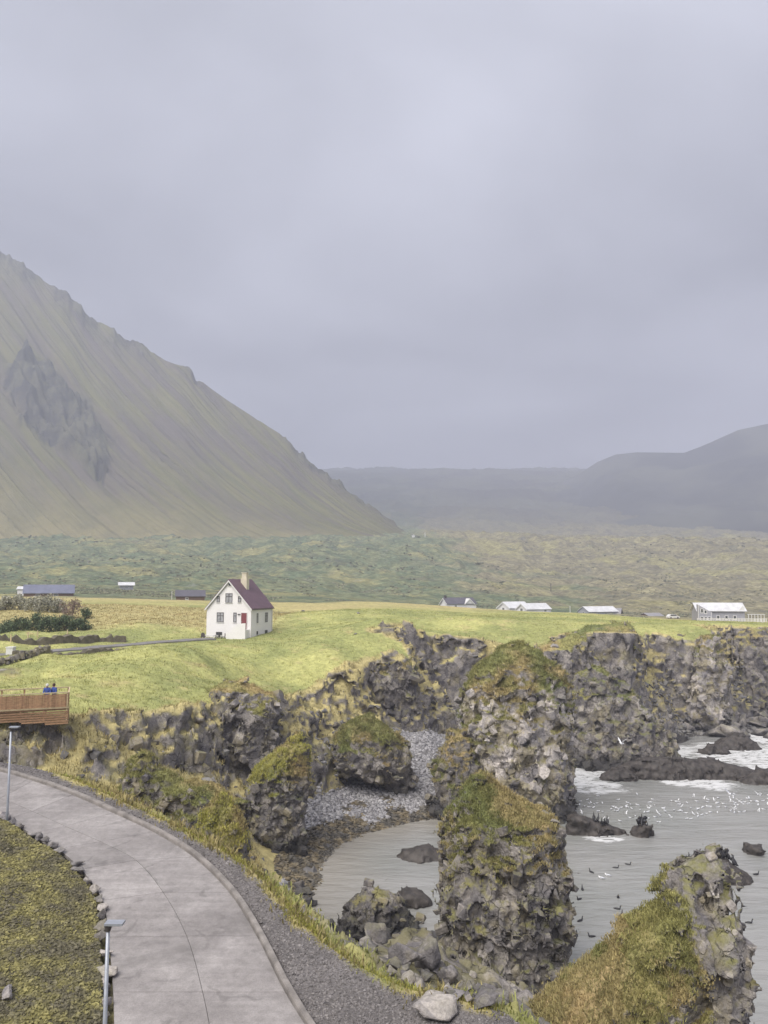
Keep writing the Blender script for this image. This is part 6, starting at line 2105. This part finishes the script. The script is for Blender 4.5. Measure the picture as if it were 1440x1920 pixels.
for k in range(150):
    a = 1085 + 370 * r_.random(); b = 1514 + 12 * r_.normal() + 8 * math.sin(a / 60)
    b = min(max(b, 1490), 1542)
    p = at_height(a, b, 0.0)
    if r_.random() < 0.86:
        bird('gull', GULL['float'], (p[0], p[1], 0.0), r_.random() * 6.28, 'white gull resting on the water in the flock', 'gull', 'gulls resting in the flock', 0.75 + 0.15 * r_.random())
    else:
        z = 0.3 + 0.6 * r_.random(); p = at_height(a, b, z)
        bird('gull', GULL['land'], (p[0], p[1], z), r_.random() * 6.28, 'white gull with raised wings settling into the flock', 'gull', 'gulls settling into the flock', 0.62)
for a, b, Y, lab in ((1166, 1396, 100, 'white gull flying past the columnar rock at the cliff foot'), (1370, 1491, 84, 'white gull flying low over the flock on the water')):
    p = at_depth(a, b, Y); bird('gull', GULL['fly'] if b > 1450 else GULL['land'], p, 2.0, lab, 'gull', None, 1.5)
for a, b in ((1128, 1648), (1140, 1643)):
    p = at_height(a, b, 0); bird('gull', GULL['float'], p, 1.0, 'lone white gull floating in open water by the front stack', 'gull', 'gulls floating by the front stack', 1.1)


def cormorant_mesh(spread):
    mb = MB()
    mb.tube([(0, -0.30, 0.02), (0, -0.16, 0.14), (0, -0.02, 0.28), (0, 0.07, 0.45), (0, 0.09, 0.55), (0, 0.06, 0.66), (0, 0.09, 0.76), (0, 0.15, 0.79)], [0.03, 0.07, 0.12, 0.10, 0.05, 0.035, 0.04, 0.02], 8, 0)
    mb.tube([(0, 0.14, 0.79), (0, 0.24, 0.80)], [0.016, 0.005], 5, 1)
    for s in (1, -1):
        mb.tube([(s * 0.05, 0.02, 0.22), (s * 0.06, 0.04, -0.05)], [0.03, 0.02], 5, 0)
        if spread:
            pts = [(s * 0.06, 0.06, 0.50), (s * 0.30, 0.02, 0.62), (s * 0.52, -0.04, 0.50), (s * 0.42, -0.06, 0.30), (s * 0.22, -0.05, 0.26), (s * 0.06, 0.0, 0.24)]
            n = len(pts)
            mb.poly(pts + [(a, b - 0.03, c) for a, b, c in pts], [tuple(range(n)), tuple(range(2 * n - 1, n - 1, -1))] + [(i, n + i, n + (i + 1) % n, (i + 1) % n) for i in range(n)], 0)
        else:
            mb.tube([(s * 0.10, 0.06, 0.44), (s * 0.125, -0.04, 0.26), (s * 0.04, -0.22, 0.06)], [(0.02, 0.05), (0.025, 0.08), (0.01, 0.02)], 6, 0)
    return mb.mesh('cormorant', True)


def duck_mesh():
    mb = MB()
    mb.tube([(0, -0.36, 0.09), (0, -0.2, 0.07), (0, 0.0, 0.05), (0, 0.16, 0.07), (0, 0.22, 0.16), (0, 0.23, 0.30), (0, 0.28, 0.37), (0, 0.33, 0.36)], [0.02, 0.09, 0.13, 0.10, 0.05, 0.04, 0.05, 0.02], 8, 0)
    mb.tube([(0, 0.32, 0.36), (0, 0.42, 0.35)], [0.018, 0.006], 5, 1)
    return mb.mesh('seabird', True)


COR = [cormorant_mesh(False), cormorant_mesh(True)]
DUCK = duck_mesh()
for m_ in COR + [DUCK]:
    for mt in ('bird_black', 'bill'): m_.materials.append(M[mt])

bpy.context.view_layer.update()
dg_ = bpy.context.evaluated_depsgraph_get()


def top_at(x, y):
    ok, loc, nrm, idx, ob, mat = sc.ray_cast(dg_, Vector((x, y, 60)), Vector((0, 0, -1)))
    return loc.z if ok else 0.0


for a, yy, n_, lab, grp in (((1110, 1140), 1562, 5, 'cormorant standing on the tapering reef by the tallest stack', 'cormorants on the tapering reef'), ((1196, 1212), 1566, 4, 'cormorant standing on the small peaked skerry', 'cormorants on the peaked skerry'), ((1292, 1312), 1646, 3, 'cormorant at the low end of the skerry behind the cracked spur', 'cormorants at the low end of the skerry'), ((1334, 1372), 1646, 9, 'cormorant on the crown of the skerry behind the cracked spur', 'cormorants on the skerry crown')):
    Yd = at_height(720, yy, 0.0)[1]
    for k in range(n_):
        px = a[0] + (a[1] - a[0]) * (k + 0.5 * r_.random()) / n_
        x = at_depth(px, 1500, Yd)[0]; y = Yd + 0.5 * r_.normal() * 0.6
        bird('cormorant', COR[1 if r_.random() < 0.25 else 0], (x, y, top_at(x, y) - 0.02), r_.random() * 6.28, lab, 'cormorant', grp, 1.05)
for k, (a, b) in enumerate(((1109, 1636), (1226, 1658), (1086, 1687), (1159, 1683), (1158, 1705), (1165, 1716), (1088, 1727), (1222, 1722), (1081, 1755), (1109, 1757), (1178, 1734), (1179, 1760), (1405, 1731), (1418, 1640), (1155, 1628), (1178, 1622), (1092, 1668))):
    p = at_height(a, b, 0); bird('seabird', DUCK, (p[0], p[1], -0.02), r_.random() * 6.28, 'dark seabird swimming in the bay between the front stack and the cracked spur' if a < 1300 else 'dark seabird swimming beyond the cracked spur', 'seabird', 'dark seabirds swimming in the bay' if a < 1300 else 'dark seabirds beyond the spur', 0.85)

# pale stones lying in the meadow
for a, b, lab in ((672, 1151, 'white flat stone on the top of the bright lawn'), (567, 1147, 'pale stones at the edge of the dry grass beyond the white house'), (665, 1191, 'small white stone in the hollow of the lawn')):
    boulder(a, b, 10, 4, lab, 'boulder_pale', int(a) % 9, None, 'meadow_stone', 60)
for a, b, w, h, lab in ((410, 1288, 34, 30, 'pale bird-whitened rock at the lip of the gully cliff'), (690, 1192, 1, 1, '')):
    if lab: boulder(a + 22, b + 14, w, h, lab, 'boulder_pale', 3, None, 'cliff_boulder', 50)

# ================================================================== THE AIR
hz = MB().box(-5700, 5700, -1900, 6300, -5.0, 790.0)
k = NT('mist'); k.t.nodes.remove(k.b)
pv = k.n('ShaderNodeVolumePrincipled')
pv.inputs['Color'].default_value = (0.60, 0.63, 0.765, 1)
pv.inputs['Density'].default_value = HAZE
pv.inputs['Anisotropy'].default_value = 0.0
k.t.links.new(pv.outputs[0], k.out.inputs['Volume'])
hz_o = hz.build('haze', k.mat)
tag(hz_o, 'pale sea mist in the air over the whole coast', 'haze', kind='stuff')
